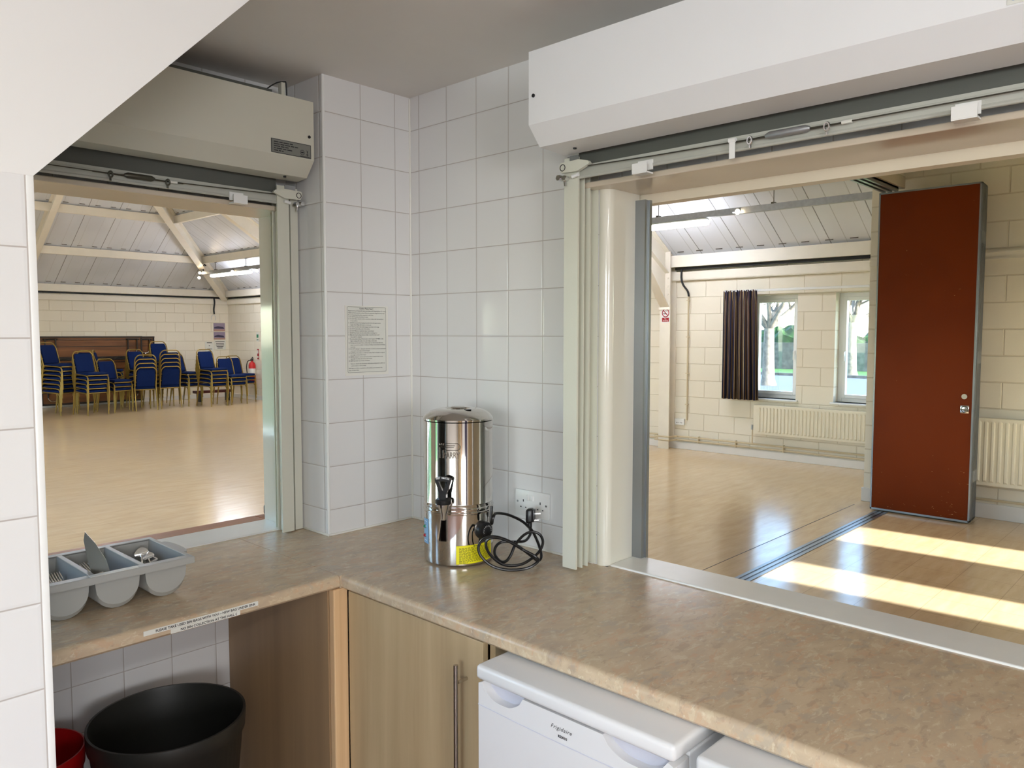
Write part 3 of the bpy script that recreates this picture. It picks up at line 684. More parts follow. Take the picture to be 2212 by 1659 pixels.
        if along == 'A':
            b = MB(); bx(b, 0.11, L, 0.02, 0.15, 2.388, 2.398); b.build('top_plate', 'slot', t, smooth=0)
            b = MB(); bx(b, 0.062, 0.076, 0.13, 0.15, 2.366, 2.43); b.build('hanger_strip', 'guide', t, smooth=0)
            b = MB(); b.tube(smoothpath([P(0.135, 0.14, 2.366), P(0.13, 0.14, 2.392), P(0.09, 0.14, 2.425), P(0.06, 0.14, 2.436), P(0.052, 0.14, 2.43), P(0.05, 0.14, 2.366)], 6), 0.0022, 6); b.build('wire', 'ink', t)
            # maker's plate with text and marks
            y = 0.24-nf-0.0012
            pl = MB(); pl.box(-0.551, -0.409, y, y+0.0011, 2.179, 2.221); pt = pl.build('maker_plate', 'greylab', hs, smooth=0)
            m = lambda x, z: frame((x, y-0.0003, z), (1, 0, 0), (0, 0, 1))
            ln = []
            for j, wd in enumerate(((0.016, 0.012, 0.02, 0.011), (0.02, 0.014, 0.018, 0.012, 0.011), (0.022, 0.012, 0.012), (0.006, 0.02, 0.012, 0.018), (0.014, 0.008, 0.006))):
                x = -0.543
                for w in wd: ln.append((x, w, 2.213-j*0.0068)); x += w+0.003
            b = MB()
            for x, w, z in ln: b.box(x, x+w, y-0.0004, y, z-0.0014, z+0.0014)
            b.box(-0.448, -0.413, y-0.0004, y, 2.1805, 2.1825)
            b.tube([(-0.440+0.0075*math.cos(a), y-0.0002, 2.194+0.0075*math.sin(a)) for a in [2*PI*q/20 for q in range(20)]], 0.0007, 4, closed=True); b.box(-0.4445, -0.4355, y-0.0004, y, 2.192, 2.196)
            b.prism([(-0.424, y-0.0004, 2.204), (-0.4215, y-0.0004, 2.199), (-0.419, y-0.0004, 2.204), (-0.4205, y-0.0004, 2.196), (-0.4225, y-0.0004, 2.196)], (0, 0.0004, 0)); b.box(-0.4255, -0.4175, y-0.0004, y, 2.188, 2.190); b.box(-0.4222, -0.4208, y-0.0004, y, 2.184, 2.196)
            b.build('lettering', 'ink', pt, smooth=0)
            b = MB()
            b.box(-0.552, -0.408, y-0.0002, y+0.001, 2.2205, 2.2222); b.box(-0.552, -0.408, y-0.0002, y+0.001, 2.1778, 2.1795); b.box(-0.5525, -0.5505, y-0.0002, y+0.001, 2.178, 2.222); b.box(-0.4095, -0.4075, y-0.0002, y+0.001, 2.178, 2.222)
            b.build('plate_edge', 'ink', pt, smooth=0)
        else:
            b = MB(); x = -nf-0.0008; b.box(x-0.0004, x, -2.03, -1.947, 2.166, 2.20); st = b.build('sticker', 'paper', hs, smooth=0)
            b = MB(); b.tube([(x-0.0006, -1.957-0.004*math.cos(a), 2.178+0.005*math.sin(a)) for a in [PI*k/8-2.2 for k in range(12)]], 0.0011, 4); b.build('lettering', 'bluelab', st)
        return t
    sh('B', 'wide white roller shutter housing over the hatch with brown partition view')
    sh('A', 'narrower cream roller shutter housing with grey maker plate over far hatch')

# ------------------------------------------------------------------ water boiler, socket, cord, notice, cutlery
UC = V((-0.24, -0.515, 0.9)); UF = V((-0.679, -0.734, 0)); UR = V((0.734, -0.679, 0))
def U(deg, r, z):
    a = math.radians(deg); return UC+UF*(r*math.cos(a))+UR*(r*math.sin(a))+V((0, 0, z))
def boiler():
    t = thing('water_boiler', 'cylindrical mirror-steel hot water boiler with black tap', 'boiler', UC)
    R = 0.1075
    prof = [(0, 0.002), (R-0.006, 0.002), (R-0.001, 0.006), (R, 0.02), (R, 0.157), (R+0.0012, 0.159), (R+0.0012, 0.163), (R-0.0008, 0.165), (R-0.0008, 0.169), (R+0.001, 0.171), (R+0.001, 0.1745), (R-0.001, 0.1765), (R-0.001, 0.186), (R-0.0006, 0.187), (R-0.001, 0.188), (R-0.001, 0.433), (R-0.004, 0.434), (0, 0.434)]
    MB().lathe(prof, UC, 96).build('body', 'steel', t, smooth=22)
    lid = [(0, 0.4345), (R-0.003, 0.4345), (R+0.001, 0.436), (R+0.001, 0.441), (R-0.006, 0.450), (R-0.022, 0.462), (R-0.042, 0.468), (0.042, 0.470), (0.036, 0.4685), (0.033, 0.464), (0.012, 0.463), (0, 0.463)]
    L = MB().lathe(lid, UC, 96).build('lid', 'steel', t, smooth=30)
    MB().lathe([(0, 0.463), (0.006, 0.463), (0.008, 0.466), (0.022, 0.469), (0.024, 0.4725), (0.020, 0.4745), (0, 0.475)], UC, 32).build('lid_knob', 'steel', L)
    b = MB(); c = U(28, 0.062, 0.4685); m = frame(c, UR, UF*-1.0)
    b.prism([(m @ V((0.011*math.cos(2*PI*k/16), 0.006*math.sin(2*PI*k/16), 0.0))) for k in range(16)], (0, 0, 0.0012)); b.build('lid_vent', 'ink', L)
    # embossed mark: a long bar ending in a round bow, over five letters
    b = MB()
    def bend(me, a0, z0, r):
        n0 = len(b.bm.verts); b.bm.from_mesh(me); b.bm.verts.ensure_lookup_table()
        for v in b.bm.verts[n0:]:
            x, y, z = v.co; v.co = U(a0+math.degrees(x/R), r+z, z0+y)
    me = text_me('PARRY', 0.0262, 'LEFT', 0.0012, off=0.0006, spacing=1.02); 
    for v in me.vertices: v.co.x *= 0.62
    bend(me, -24.0, 0.3295, R-0.0005); bpy.data.meshes.remove(me)
    def arc(pts, r=0.0011): b.tube([U(a, R-0.0004, z) for a, z in pts], r, 6)
    def run(a0, a1, z, n=10): return [(a0+(a1-a0)*k/n, z) for k in range(n+1)]
    bow = [(-2.0+5.0*math.sin(PI*k/10), 0.3635+0.0100*math.cos(PI*k/10)) for k in range(11)]
    arc(run(-25, -2, 0.3735)+bow[1:]+run(-2, -25, 0.3535)[1:]+[(-25, 0.3295), (-30, 0.3295)])
    arc([(-25, 0.3735), (-25, 0.3672)]+run(-25, -5, 0.3672)); arc(run(-31, -7, 0.3625)); arc([(-31, 0.3625), (-31, 0.329)])
    arc([(-29.5+1.7*math.cos(q), 0.3705+0.0032*math.sin(q)) for q in [2*PI*k/12 for k in range(13)]])
    b.build('embossed_mark', 'emboss_dark', t, smooth=30)
    # tap
    a = -18.0; n = (U(a, 1, 0)-U(a, 0, 0)).normalized(); tx = V((0, 0, 1)).cross(n).normalized(); 
    O = U(a, R, 0)
    tp = MB(); tp.cyl(O+n*-0.002+V((0, 0, 0.193)), O+n*0.03+V((0, 0, 0.193)), 0.011, 16); tp.cyl(O+n*-0.001+V((0, 0, 0.193)), O+n*0.005+V((0, 0, 0.193)), 0.017, 6)
    tp.lathe([(0, 0.152), (0.007, 0.152), (0.0085, 0.156), (0.0095, 0.172), (0.0155, 0.188), (0.018, 0.200), (0, 0.200)], O+n*0.034, 20)
    tap = tp.build('tap', 'chrome', t)
    b = MB(); b.lathe([(0, 0.200), (0.022, 0.200), (0.024, 0.203), (0.024, 0.212), (0.021, 0.2155), (0, 0.2155)], O+n*0.034, 28); b.build('tap_collar', 'black', tap)
    H = O+n*0.036; P = lambda x, z, d=0.0: H+tx*x+V((0, 0, z))+n*d
    b = MB(); b.prism([P(-0.0105, 0.215, -0.007), P(0.0105, 0.215, -0.007), P(0.0105, 0.231, -0.007), P(-0.0105, 0.231, -0.007)], n*0.014)
    outer = [(-0.0245, 0.271), (-0.024, 0.276)]+[(-0.022+0.044*k/8, 0.2775+0.0042*math.sin(PI*k/8)) for k in range(9)]+[(0.024, 0.276), (0.0245, 0.271), (0.0105, 0.229), (-0.0105, 0.229)]
    # solid plate with a triangular hole: outer and inner outlines bridged
    inner = [(-0.0135, 0.2665), (0, 0.2682), (0.0135, 0.2665), (0.0015, 0.240), (-0.0015, 0.240)]
    bm = b.bm
    def ring(pts, d): return [bm.verts.new(P(x, z, d)) for x, z in pts]
    of, ob_, inf, inb = ring(outer, 0.005), ring(outer, -0.005), ring(inner, 0.005), ring(inner, -0.005)
    def loop(A, B):
        for k in range(len(A)): bm.faces.new([A[k], A[(k+1) % len(A)], B[(k+1) % len(A)], B[k]])
    loop(of, ob_); loop(inf, inb)
    for X in ((of, inf), (ob_, inb)):
        es = []
        for lp in X:
            for k in range(len(lp)):
                e = bm.edges.get((lp[k], lp[(k+1) % len(lp)])); es.append(e)
        bmesh.ops.triangle_fill(bm, use_beauty=True, edges=es)
    lev = b.build('tap_lever', 'black', tap, smooth=0)
    b = MB()
    for i, ch in enumerate('HOT WATER'):
        if ch == ' ': continue
        q = (i-4)/4.0; ang = -0.38*q
        me = text_me(ch, 0.0072, 'CENTER', off=0.0002); m = frame(P(q*0.0178, 0.2716+0.0036*math.cos(q*1.2), 0.0054), tx*math.cos(ang)+V((0, 0, 1))*math.sin(ang), V((0, 0, 1))*math.cos(ang)-tx*math.sin(ang)); b.mesh(me, m); bpy.data.meshes.remove(me)
    b.build('lettering', 'whiteink', lev, smooth=0, fix=False)
    # thermostat dial
    a = 42.0; n = (U(a, 1, 0)-U(a, 0, 0)).normalized(); tx = V((0, 0, 1)).cross(n).normalized(); D = U(a, R-0.006, 0.107)
    m = frame(D, tx, V((0, 0, 1)))
    b = MB(); b.lathe([(0, 0.0), (0.0265, 0.0), (0.0272, 0.004), (0.0272, 0.018), (0.025, 0.0225), (0.0185, 0.024), (0.0178, 0.027), (0, 0.0275)], (0, 0, 0), 40, mat=m); dial = b.build('thermostat_dial', 'black', t)
    b = MB()
    for k in range(11):
        q = math.radians(200-k*20); r0, r1 = (0.0135, 0.0175)
        p0, p1 = V((r0*math.cos(q), r0*math.sin(q), 0.0278)), V((r1*math.cos(q), r1*math.sin(q), 0.0278)); s = V((-math.sin(q), math.cos(q), 0))*0.0005
        b.poly([m @ (p0-s), m @ (p1-s), m @ (p1+s), m @ (p0+s)])
    b.poly([m @ V((0.0012*math.cos(2*PI*k/10)-0.002, -0.0195+0.0012*math.sin(2*PI*k/10), 0.0250)) for k in range(10)])
    b.build('dial_marks', 'whiteink', dial, smooth=0)
    # labels wrapped on the base
    def wrap(name, a0, a1, zA, zB, mat, dr=0.0004, slope=0.0):
        b = MB(); N = 18; g = []
        for k in range(N+1):
            q = a0+(a1-a0)*k/N; g.append([b.bm.verts.new(U(q, R+dr, zA+slope*k/N)), b.bm.verts.new(U(q, R+dr, zB+slope*k/N))])
        for k in range(N): b.bm.faces.new([g[k][0], g[k+1][0], g[k+1][1], g[k][1]])
        return b.build(name, mat, t)
    yl = wrap('warning_label', -4, 66, 0.010, 0.066, 'yellow', 0.0005, 0.002)
    b = MB(); rnd = random.Random(3)
    for j in range(15):
        z = 0.0575-j*0.0032; q = 0.5; end = 60 if j not in (0, 14) else (14 if j == 14 else 60)
        while q < end:
            w = rnd.uniform(2.0, 6.0); w = min(w, end-q)
            g = [U(q, R+0.0007, z+0.002*(q+4)/70), U(q+w, R+0.0007, z+0.002*(q+w+4)/70)]
            b.poly([g[0], g[1], g[1]+V((0, 0, 0.0015)), g[0]+V((0, 0, 0.0015))]); q += w+1.0
    for q in (24, 29, 34): b.poly([U(q, R+0.0007, 0.0615), U(q+4, R+0.0007, 0.0615), U(q+4, R+0.0007, 0.0645), U(q, R+0.0007, 0.0645)])
    b.build('lettering', 'yink', yl, smooth=0)
    bl = wrap('lamp_plate', -78, -58, 0.060, 0.136, 'bluelab')
    b = MB(); 
    for z0, z1 in ((0.126, 0.1285), (0.068, 0.0705)): b.poly([U(-72, R+0.0007, z0), U(-63, R+0.0007, z0), U(-63, R+0.0007, z1), U(-72, R+0.0007, z1)])
    b.build('lettering', 'whiteink', bl, smooth=0)
    for z, mt in ((0.112, 'green'), (0.084, 'signred')):
        n = (U(-68, 1, 0)-U(-68, 0, 0)).normalized(); b = MB(); c = U(-68, R-0.001, z); b.cyl(c, c+n*0.004, 0.0068, 16); ring = b.build('lamp_bezel', 'chrome', bl)
        b = MB(); b.sphere(c+n*0.0045, 0.0045, 0.0045, 0.0045, 12, 8); plabel(b.build('indicator_lamp', mt, bl), 'green indicator lamp' if mt == 'green' else 'red indicator lamp')
    # cord with moulded plug: loops propped on the worktop
    pts = CORD
    b = MB(); b.tube(smoothpath(pts, 7), 0.0043, 8); cord = b.build('power_cord', 'rubber', t)
    b = MB(); q = V(pts[0]); c = q+V((0.004, 0.004, 0.038))
    m = frame(c, V((0.55, -0.83, 0.1)), V((0.08, 0.06, 1)))
    b.box(-0.013, 0.010, -0.022, 0.024, -0.020, 0.020, 0.008, 3, mat=m); b.box(0.008, 0.014, -0.019, 0.021, -0.017, 0.017, 0.003, 2, mat=m)
    b.tube([m @ V((-0.002, -0.020, 0)), m @ V((-0.001, -0.034, 0)), m @ V((0, -0.046, 0))], [0.0075, 0.0062, 0.0045], 10)
    pl = b.build('plug', 'black', cord)
    b = MB(); b.box(0.013, 0.033, 0.004, 0.008, -0.0035, 0.0035, mat=m); b.box(0.013, 0.029, -0.015, -0.011, -0.013, -0.007, mat=m); b.box(0.013, 0.029, -0.015, -0.011, 0.007, 0.013, mat=m); b.build('plug_pin', 'chrome', pl)
    # double socket on the tiles
    t = thing('wall_socket', 'white double wall socket on the tiles above the black plug', 'socket', (0, -0.6145, 1.003))
    b = MB(); b.box(-0.010, -0.0005, -0.688, -0.541, 1.003, 1.089, 0.003, 2); fp = b.build('face_plate', 'white', t)
    for y in (-0.600, -0.617):
        b = MB(); b.box(-0.0155, -0.0095, y-0.0065, y+0.0065, 1.057, 1.075, 0.0015); b.build('rocker_switch', 'white', t)
    b = MB(); 
    for yc in (-0.578, -0.651):
        b.box(-0.0104, -0.0101, yc-0.0018+0.0, yc+0.0018, 1.050, 1.058); b.box(-0.0104, -0.0101, yc+0.008, yc+0.0135, 1.031, 1.0345); b.box(-0.0104, -0.0101, yc-0.0135, yc-0.008, 1.031, 1.0345)
    b.build('pin_hole', 'ink', fp, smooth=0)
    for y in (-0.553, -0.676):
        b = MB(); b.cyl((-0.0108, y, 1.049), (-0.0095, y, 1.049), 0.0035, 12); b.build('screw', 'galv', fp)

def notice():
    t = thing('instruction_notice', 'laminated white printed instruction sheet on the narrow tiled wall', 'notice', (-0.2, 0, 1.45))
    b = MB(); b.box(-0.2955, -0.111, -0.0022, 0.0002, 1.4510, 1.6955); b.build('laminate', 'sealant', t, smooth=0)
    b = MB(); b.box(-0.2885, -0.1195, -0.0027, -0.0021, 1.4600, 1.6930); sh = b.build('sheet', 'paper', t, smooth=0)
    L = ["Thank You for purchasing this high quality Manual Fill Catering Boiler. To ensure", "reliable and safe operation, please follow the important safeguards below and", "the accompanying instructions attached to this boiler.",
         "1.  DO NOT immerse the boiler in water", "2.  DO NOT allow electric cord to come into contact with the heated/hot", "      or any surfaces", "3.  ALWAYS switch off and unplug the boiler from the mains electric", "      supply, when filling with water or not in use",
         "4.  DO NOT use the boiler with damaged electrical cord or plug", "5.  DO NOT remove the cover of the boiler", "6.  DO NOT fill above maximum water level indicator", "7.  ALWAYS put water into the boiler before switching it on", "8.  Make Sure that heating element is fully covered by water at all", "      times until it is emptied",
         "9.  Recommended setting of thermostat control requires NUMBER 8. Any", "      higher setting will result in the unit boiling continuously.", "10. If during use the water boils continuously, turn thermostat until some", "      water is no more constant. Continuous boiling is unnecessary and wasting", "      electricity.",
         "11. DO NOT attempt to dismantle this boiler even if it is seems to work and is", "      connected to the mains electrical supply", "12. ALWAYS put the boiler on a flat level surface that is adequate to support", "      the weight of boiler full of water", "13. NEVER attempt to remove and service that are attached with screws", "      especially not safety cut-out from the bottom", "14. KEEP the boiler out of reach of Children",
         "      Failure to observe the instructions which above and general to public use", "      result in death or serious injury!", "N.B. Failure to follow use guidelines will invalidate your warranty in the", "event of boiler failure"]
    m = lambda x, z: frame((x, -0.0030, z), (1, 0, 0), (0, 0, 1))
    ln = [('Caution Please Read !', 0.0068, 'CENTER', m(-0.206, 1.6835), dict(off=0.00012))]
    for i, s in enumerate(L): ln.append((s, 0.0050, 'LEFT', m(-0.2835, 1.6758-i*0.0070-(0.003 if i >= 26 else 0)-(0.002 if i >= 28 else 0)), dict(res=1, off=0.00006)))
    o = lettering(sh, ln, 'ink'); 
    b = MB(); q = 0.004; x0, x1, z0, z1 = -0.2868, -0.1212, 1.4618, 1.6912; ps = []
    for cx, cz, a0 in ((x1-q, z1-q, 0), (x0+q, z1-q, 90), (x0+q, z0+q, 180), (x1-q, z0+q, 270)):
        for k in range(5): a = math.radians(a0+k*22.5); ps.append((cx+q*math.cos(a), -0.0029, cz+q*math.sin(a)))
    b.tube(ps, 0.0004, 4, closed=True); b.build('printed_border', 'ink', sh)

def cutlery():
    t = thing('cutlery_tray', 'grey three-compartment plastic cutlery tray on the worktop by the far hatch', 'tray', (-1.14, -0.1, 0.9))
    xs = [-1.018, -1.1395, -1.261]; w = 0.0525; z1 = 0.998; y0, y1 = -0.215, 0.032; th = 0.003
    for x in xs:
        b = MB(); bm = b.bm
        def ring(y, off, wt, zb):
            pts = []
            for k in range(13):
                a = PI+PI*k/12; pts.append((x+(wt)*math.cos(a), zb+wt*0.92+wt*0.92*math.sin(a)))
            pts = [(x-wt*1.06, z1)]+pts+[(x+wt*1.06, z1)]
            return [bm.verts.new((px, y, pz)) for px, pz in pts]
        R0 = [ring(y0+0.0, 0, w, 0.912), ring(y0+0.008, 0, w, 0.9005), ring(y1-0.008, 0, w, 0.9005), ring(y1, 0, w, 0.912)]
        for A, B in zip(R0, R0[1:]):
            for k in range(len(A)-1): bm.faces.new([A[k], A[k+1], B[k+1], B[k]])
        bm.faces.new(R0[0]); bm.faces.new(R0[-1][::-1])
        I = [ring(y0+th, 0, w-th, 0.914+th), ring(y0+0.01, 0, w-th, 0.9005+th), ring(y1-0.01, 0, w-th, 0.9005+th), ring(y1-th, 0, w-th, 0.914+th)]
        for A, B in zip(I, I[1:]):
            for k in range(len(A)-1): bm.faces.new([A[k], B[k], B[k+1], A[k+1]])
        bm.faces.new(I[0][::-1]); bm.faces.new(I[-1])
        b.build('compartment', 'traygrey', t, smooth=40, fix=False)
    b = MB(); X0, X1, Y0, Y1 = -1.332, -0.952, -0.238, 0.052
    b.box(X0, X1, Y0, y0+0.003, z1-0.003, z1+0.002, 0.0015); b.box(X0, X1, y1-0.003, Y1, z1-0.003, z1+0.002, 0.0015)
    for xa, xb in ((X0, xs[2]-w*1.03), (xs[2]+w*1.03, xs[1]-w*1.03), (xs[1]+w*1.03, xs[0]-w*1.03), (xs[0]+w*1.03, X1)): b.box(xa, xb, y0+0.002, y1-0.002, z1-0.003, z1+0.002, 0.0015)
    b.box(X0, X1, Y0-0.001, Y0+0.002, z1-0.016, z1); b.box(X0, X1, Y1-0.002, Y1+0.001, z1-0.016, z1); b.box(X1-0.002, X1+0.001, Y0, Y1, z1-0.016, z1); b.box(X0-0.001, X0+0.002, Y0, Y1, z1-0.016, z1)
    b.build('rim', 'traygrey', t, smooth=0)
    for s, xe in ((1, X1), (-1, X0)):
        b = MB(); b.prism([(xe+s*0.024*math.sin(PI*k/10)**0.6, -0.093-0.075*math.cos(PI*k/10), z1-0.006) for k in range(11)], (0, 0, 0.005)); b.build('handle_flange', 'traygrey', t, smooth=30)
    b = MB(); b.box(-1.21, -1.095, Y0+0.001, y0-0.003, z1+0.002, z1+0.0028); b.build('sticker_strip', 'paper', t, smooth=0)
    b = MB(); 
    for xa, xb in ((xs[2]+w, xs[1]-w), (xs[1]+w, xs[0]-w)): b.box(xa, xb, y0+0.004, y0+0.008, 0.972, z1)
    b.build('web', 'traygrey', t, smooth=0)
    # cutlery, each piece its own thing; local: handle along -Y, head at +Y
    def spoon(label, m, k=1.0, mat='chrome', grp='spoons in the end compartment'):
        b = MB(); b.tube([m @ V((0, -0.11*k, 0.002)), m @ V((0, -0.06*k, 0.003)), m @ V((0, -0.005*k, 0.0)), m @ V((0, 0.01*k, 0.002))], [0.004, 0.003, 0.0022, 0.0035], 8, flat=0.5)
        u = bmesh.ops.create_uvsphere(b.bm, u_segments=16, v_segments=10, radius=1.0)['verts']
        for v in u: 
            q = v.co.copy(); zz = 0.006*(q.x*q.x*0.5+q.y*q.y)+0.0012*q.z; v.co = m @ V((0.0185*k*q.x*(1-0.18*q.y), 0.038*k+0.031*k*q.y, zz-0.004))
        return tag(b.build('spoon', mat), label, 'spoon', grp)
    def fork(label, m, k=1.0, grp='forks in the tray'):
        b = MB(); b.tube([m @ V((0, -0.11*k, 0.002)), m @ V((0, -0.05*k, 0.003)), m @ V((0, 0.0, 0.0)), m @ V((0, 0.018*k, 0.001))], [0.0042, 0.003, 0.0024, 0.007], 8, flat=0.4)
        for x in (-0.0085, -0.0028, 0.0028, 0.0085): b.tube([m @ V((x*0.9, 0.016*k, 0.001)), m @ V((x, 0.035*k, -0.002)), m @ V((x, 0.062*k, 0.003))], [0.0024, 0.0016, 0.0011], 6)
        return tag(b.build('fork', 'chrome'), label, 'fork', grp)
    def at(x, y, z, yaw, pitch, roll=0): return Matrix.Translation((x, y, z)) @ Matrix.Rotation(math.radians(yaw), 4, 'Z') @ Matrix.Rotation(math.radians(pitch), 4, 'X') @ Matrix.Rotation(math.radians(roll), 4, 'Y')
    def along(o, ey, ez):
        ey = V(ey).normalized(); ex = ey.cross(V(ez)).normalized(); return frame(o, ex, ey)
    spoon('large dessert spoon resting bowl up, topmost in the end compartment', along((-1.024, -0.070, 0.978), (0.30, 0.85, 0.12), (-0.35, -0.45, 0.8)), 1.0)
    spoon('dessert spoon tucked just under the topmost spoon', along((-1.008, -0.080, 0.968), (0.22, 0.9, 0.10), (-0.35, -0.45, 0.8)), 0.95)
    spoon('spoon at the bottom of the end compartment, half covered', along((-0.998, -0.090, 0.957), (0.12, 0.95, 0.08), (-0.35, -0.4, 0.8)), 0.9)
    spoon('dark spoon lying along the divider of the end compartment', along((-1.040, -0.085, 0.965), (-0.22, 0.9, 0.16), (0.1, -0.3, 0.9)), 0.95, 'darkmetal')  # duller, darker metal than the chrome spoons
    b = MB(); m = along((-1.160, -0.165, 0.982), (-0.16, 0.42, 0.85), (-0.62, -0.72, 0.25))
    b.prism([m @ V(q) for q in ((-0.021, 0.0, 0), (0.021, 0.0, 0), (0.022, 0.03, 0), (0.013, 0.08, 0), (0.0, 0.118, 0), (-0.010, 0.10, 0), (-0.019, 0.05, 0))], m.to_3x3() @ V((0, 0, 0.0018)))
    cs = b.build('cake_slice', 'satin', smooth=0); tag(cs, 'broad pointed cake slice sticking up from the middle compartment', 'cake slice')
    b = MB(); b.tube([m @ V((0, 0.004, 0.002)), m @ V((0.001, -0.012, 0.003)), m @ V((0.006, -0.045, -0.02))], [0.016, 0.010, 0.007], 8, flat=0.4); b.build('handle', 'chrome', cs)
    for dx, lab in ((-0.030, 'fork nearest the divider in the middle compartment'), (-0.020, 'second fork from the divider in the middle compartment'), (-0.010, 'fork half under the cake slice in the middle compartment')):
        fork(lab, along((xs[1]+dx, -0.090, 0.962-abs(dx+0.02)*0.4), (-0.12, 0.9, 0.28), (-0.2, -0.3, 0.9)), 1.0)
    for dx, lab in ((0.012, 'fork lying farthest from the divider in the cut-off compartment'), (0.024, 'middle fork of the three in the cut-off compartment'), (0.036, 'fork nearest the divider in the cut-off compartment')):
        fork(lab, along((xs[2]+dx-0.006, -0.098, 0.955), (0.02, 0.9, 0.24), (-0.2, -0.3, 0.9)), 1.0)

# ------------------------------------------------------------------ things in the hall
def hall_things():
    FX = lambda x: -1.866+(x+1.866)*1.0108
    FZ = lambda z: 1.5976+(z-1.5976)*1.0108
    # folding partition: one face panel and three more stacked behind
    for i in range(4):
        x = 5.46+i*0.062
        t = thing('partition_panel', ['rust-brown folding partition panel with chrome flush pull, front of the stack', 'second partition panel, only its aluminium edge showing behind the rust-brown face', 'third partition panel back, a grey edge in the parked stack', 'rearmost partition panel edge, nearest the wall radiator'][i], 'partition panel', (x+0.025, -0.255, 0.02), 'parked folding partition panels')
        y0, y1 = -0.655+i*0.004, 0.145-i*0.006
        fc = MB().box(x, x+0.052, y0+0.012, y1-0.012, 0.028, 2.828).build('leaf', 'rust', t, smooth=0)
        b = MB(); b.box(x-0.003, x+0.056, y0, y0+0.013, 0.015, 2.84); b.box(x-0.003, x+0.056, y1-0.013, y1, 0.015, 2.84); b.box(x-0.003, x+0.056, y0, y1, 0.012, 0.028); b.box(x-0.003, x+0.056, y0, y1, 2.828, 2.842)
        b.box(x+0.008, x+0.018, y0-0.004, y0, 0.03, 2.83); b.box(x+0.036, x+0.046, y0-0.004, y0, 0.03, 2.83); b.build('edge_frame', 'alu', t, smooth=0)
        if i == 0:
            b = MB(); b.cyl((x-0.008, -0.585, 1.075), (x+0.001, -0.585, 1.075), 0.022, 20); b.cyl((x-0.009, -0.585, 1.07), (x-0.007, -0.585, 1.07), 0.006, 10); b.build('lock', 'satin', t)
            b = MB(); b.box(x-0.005, x+0.001, -0.622, -0.558, 0.935, 1.0, 0.002); pl = b.build('flush_pull', 'chrome', t)
            b = MB(); b.tube([(x-0.006, -0.59+0.025*math.cos(a), 0.968+0.025*math.sin(a)) for a in [2*PI*k/24 for k in range(24)]], 0.003, 6, closed=True); b.box(x-0.008, x-0.005, -0.610, -0.570, 0.960, 0.966); b.build('pull_ring', 'darkmetal', pl)
        for z in (0.35, 1.35, 2.35):
            if i: b = MB(); b.cyl((x-0.008, y0-0.006, z), (x-0.008, y0-0.006, z+0.1), 0.006, 8); b.build('hinge', 'galv', t)
    # radiators
    def radiator(label, x, y0, y1, z0, z1, pitch):
        t = thing('radiator', label, 'radiator', (x, (y0+y1)/2, z0))
        b = MB(); b.box(x-0.022, x, y0, y1, z0, z1, 0.006); n = int((y1-y0-0.06)/pitch)
        for k in range(n):
            y = y0+0.045+k*pitch; b.prism([(x-0.022, y-pitch*0.32, z0+0.03), (x-0.033, y-pitch*0.16, z0+0.045), (x-0.033, y+pitch*0.16, z0+0.045), (x-0.022, y+pitch*0.32, z0+0.03)], (0, 0, z1-z0-0.07))
        b.build('panel', 'rad', t, smooth=0)
        b = MB(); b.box(x, x+0.055, y0, y1, z1-0.012, z1-0.002); b.box(x, x+0.055, y0, y0+0.006, z0+0.01, z1-0.012); b.box(x, x+0.055, y1-0.006, y1, z0+0.01, z1-0.012); b.build('casing', 'rad', t, smooth=0)
        b = MB(); b.cyl((x+0.02, y1+0.03, 0.19), (x+0.02, y1+0.03, z0+0.1), 0.009, 8); b.cyl((x+0.02, y1+0.03, z0+0.06), (x+0.02, y1-0.01, z0+0.06), 0.009, 8); b.build('valve_pipe', 'pipe', t)
        b = MB(); b.cyl((x+0.02, y1+0.03, z0+0.05), (x+0.02, y1+0.03, z0+0.11), 0.016, 10); b.build('valve', 'galv', t)
    radiator('long ribbed white radiator beneath the two windows', 7.51, 0.40, 2.275, 0.317, 0.693, 0.046)
    radiator('tall ribbed cream radiator beside the rust-brown partition panel', 5.745, -2.2, -0.545, 0.30, 0.882, 0.052)
    t = thing('heating_pipe', 'pair of cream heating pipes running above the skirting under windows', 'pipes', (7.57, 2, 0.12))
    for z in (0.125, 0.175):
        b = MB(); b.tube([(7.405, 3.46, z), (7.405, 3.70, z)], 0.013, 8) if 0 else None; b.tube([(7.575, 0.34, z), (7.575, 3.44, z), (7.40, 3.47, z), (7.40, 3.69, z), (7.575, 3.72, z), (7.575, 13.5, z)], 0.012, 8); b.build('pipe', 'pipe', t)
    b = MB()
    for y in (0.9, 1.9, 2.55, 3.1): b.box(7.56, 7.598, y, y+0.012, 0.105, 0.195)
    b.build('pipe_bracket', 'pipe', t, smooth=0)
    b = MB(); b.tube([(5.81, -5, 0.165), (5.81, -0.66, 0.165), (5.812, -0.60, 0.165), (5.82, -0.58, 0.165)], 0.011, 8); tag(b.build('heating_pipe', 'pipe'), 'single pipe low on the wall below the tall cream radiator', 'pipe')
    # curtain and rail
    b = MB(); b.box(7.50, 7.515, 0.34, 2.72, 2.135, 2.165, 0.004); rl = b.build('rail', 'white', smooth=0)
    o = thing('curtain_rail', 'white curtain rail above the two windows', 'curtain rail', (7.5, 1.5, 2.13)); rl.parent = o; rl.location = (rl.location[0]-7.5, rl.location[1]-1.5, rl.location[2]-2.13)
    b = MB(); 
    for y in (0.6, 1.55, 2.5): b.box(7.515, 7.6, y, y+0.02, 2.14, 2.16)
    b.build('bracket', 'white', o, smooth=0)
    bm = bmesh.new(); uvl = bm.loops.layers.uv.new('UVMap'); N = 150; rows = 10; G = []
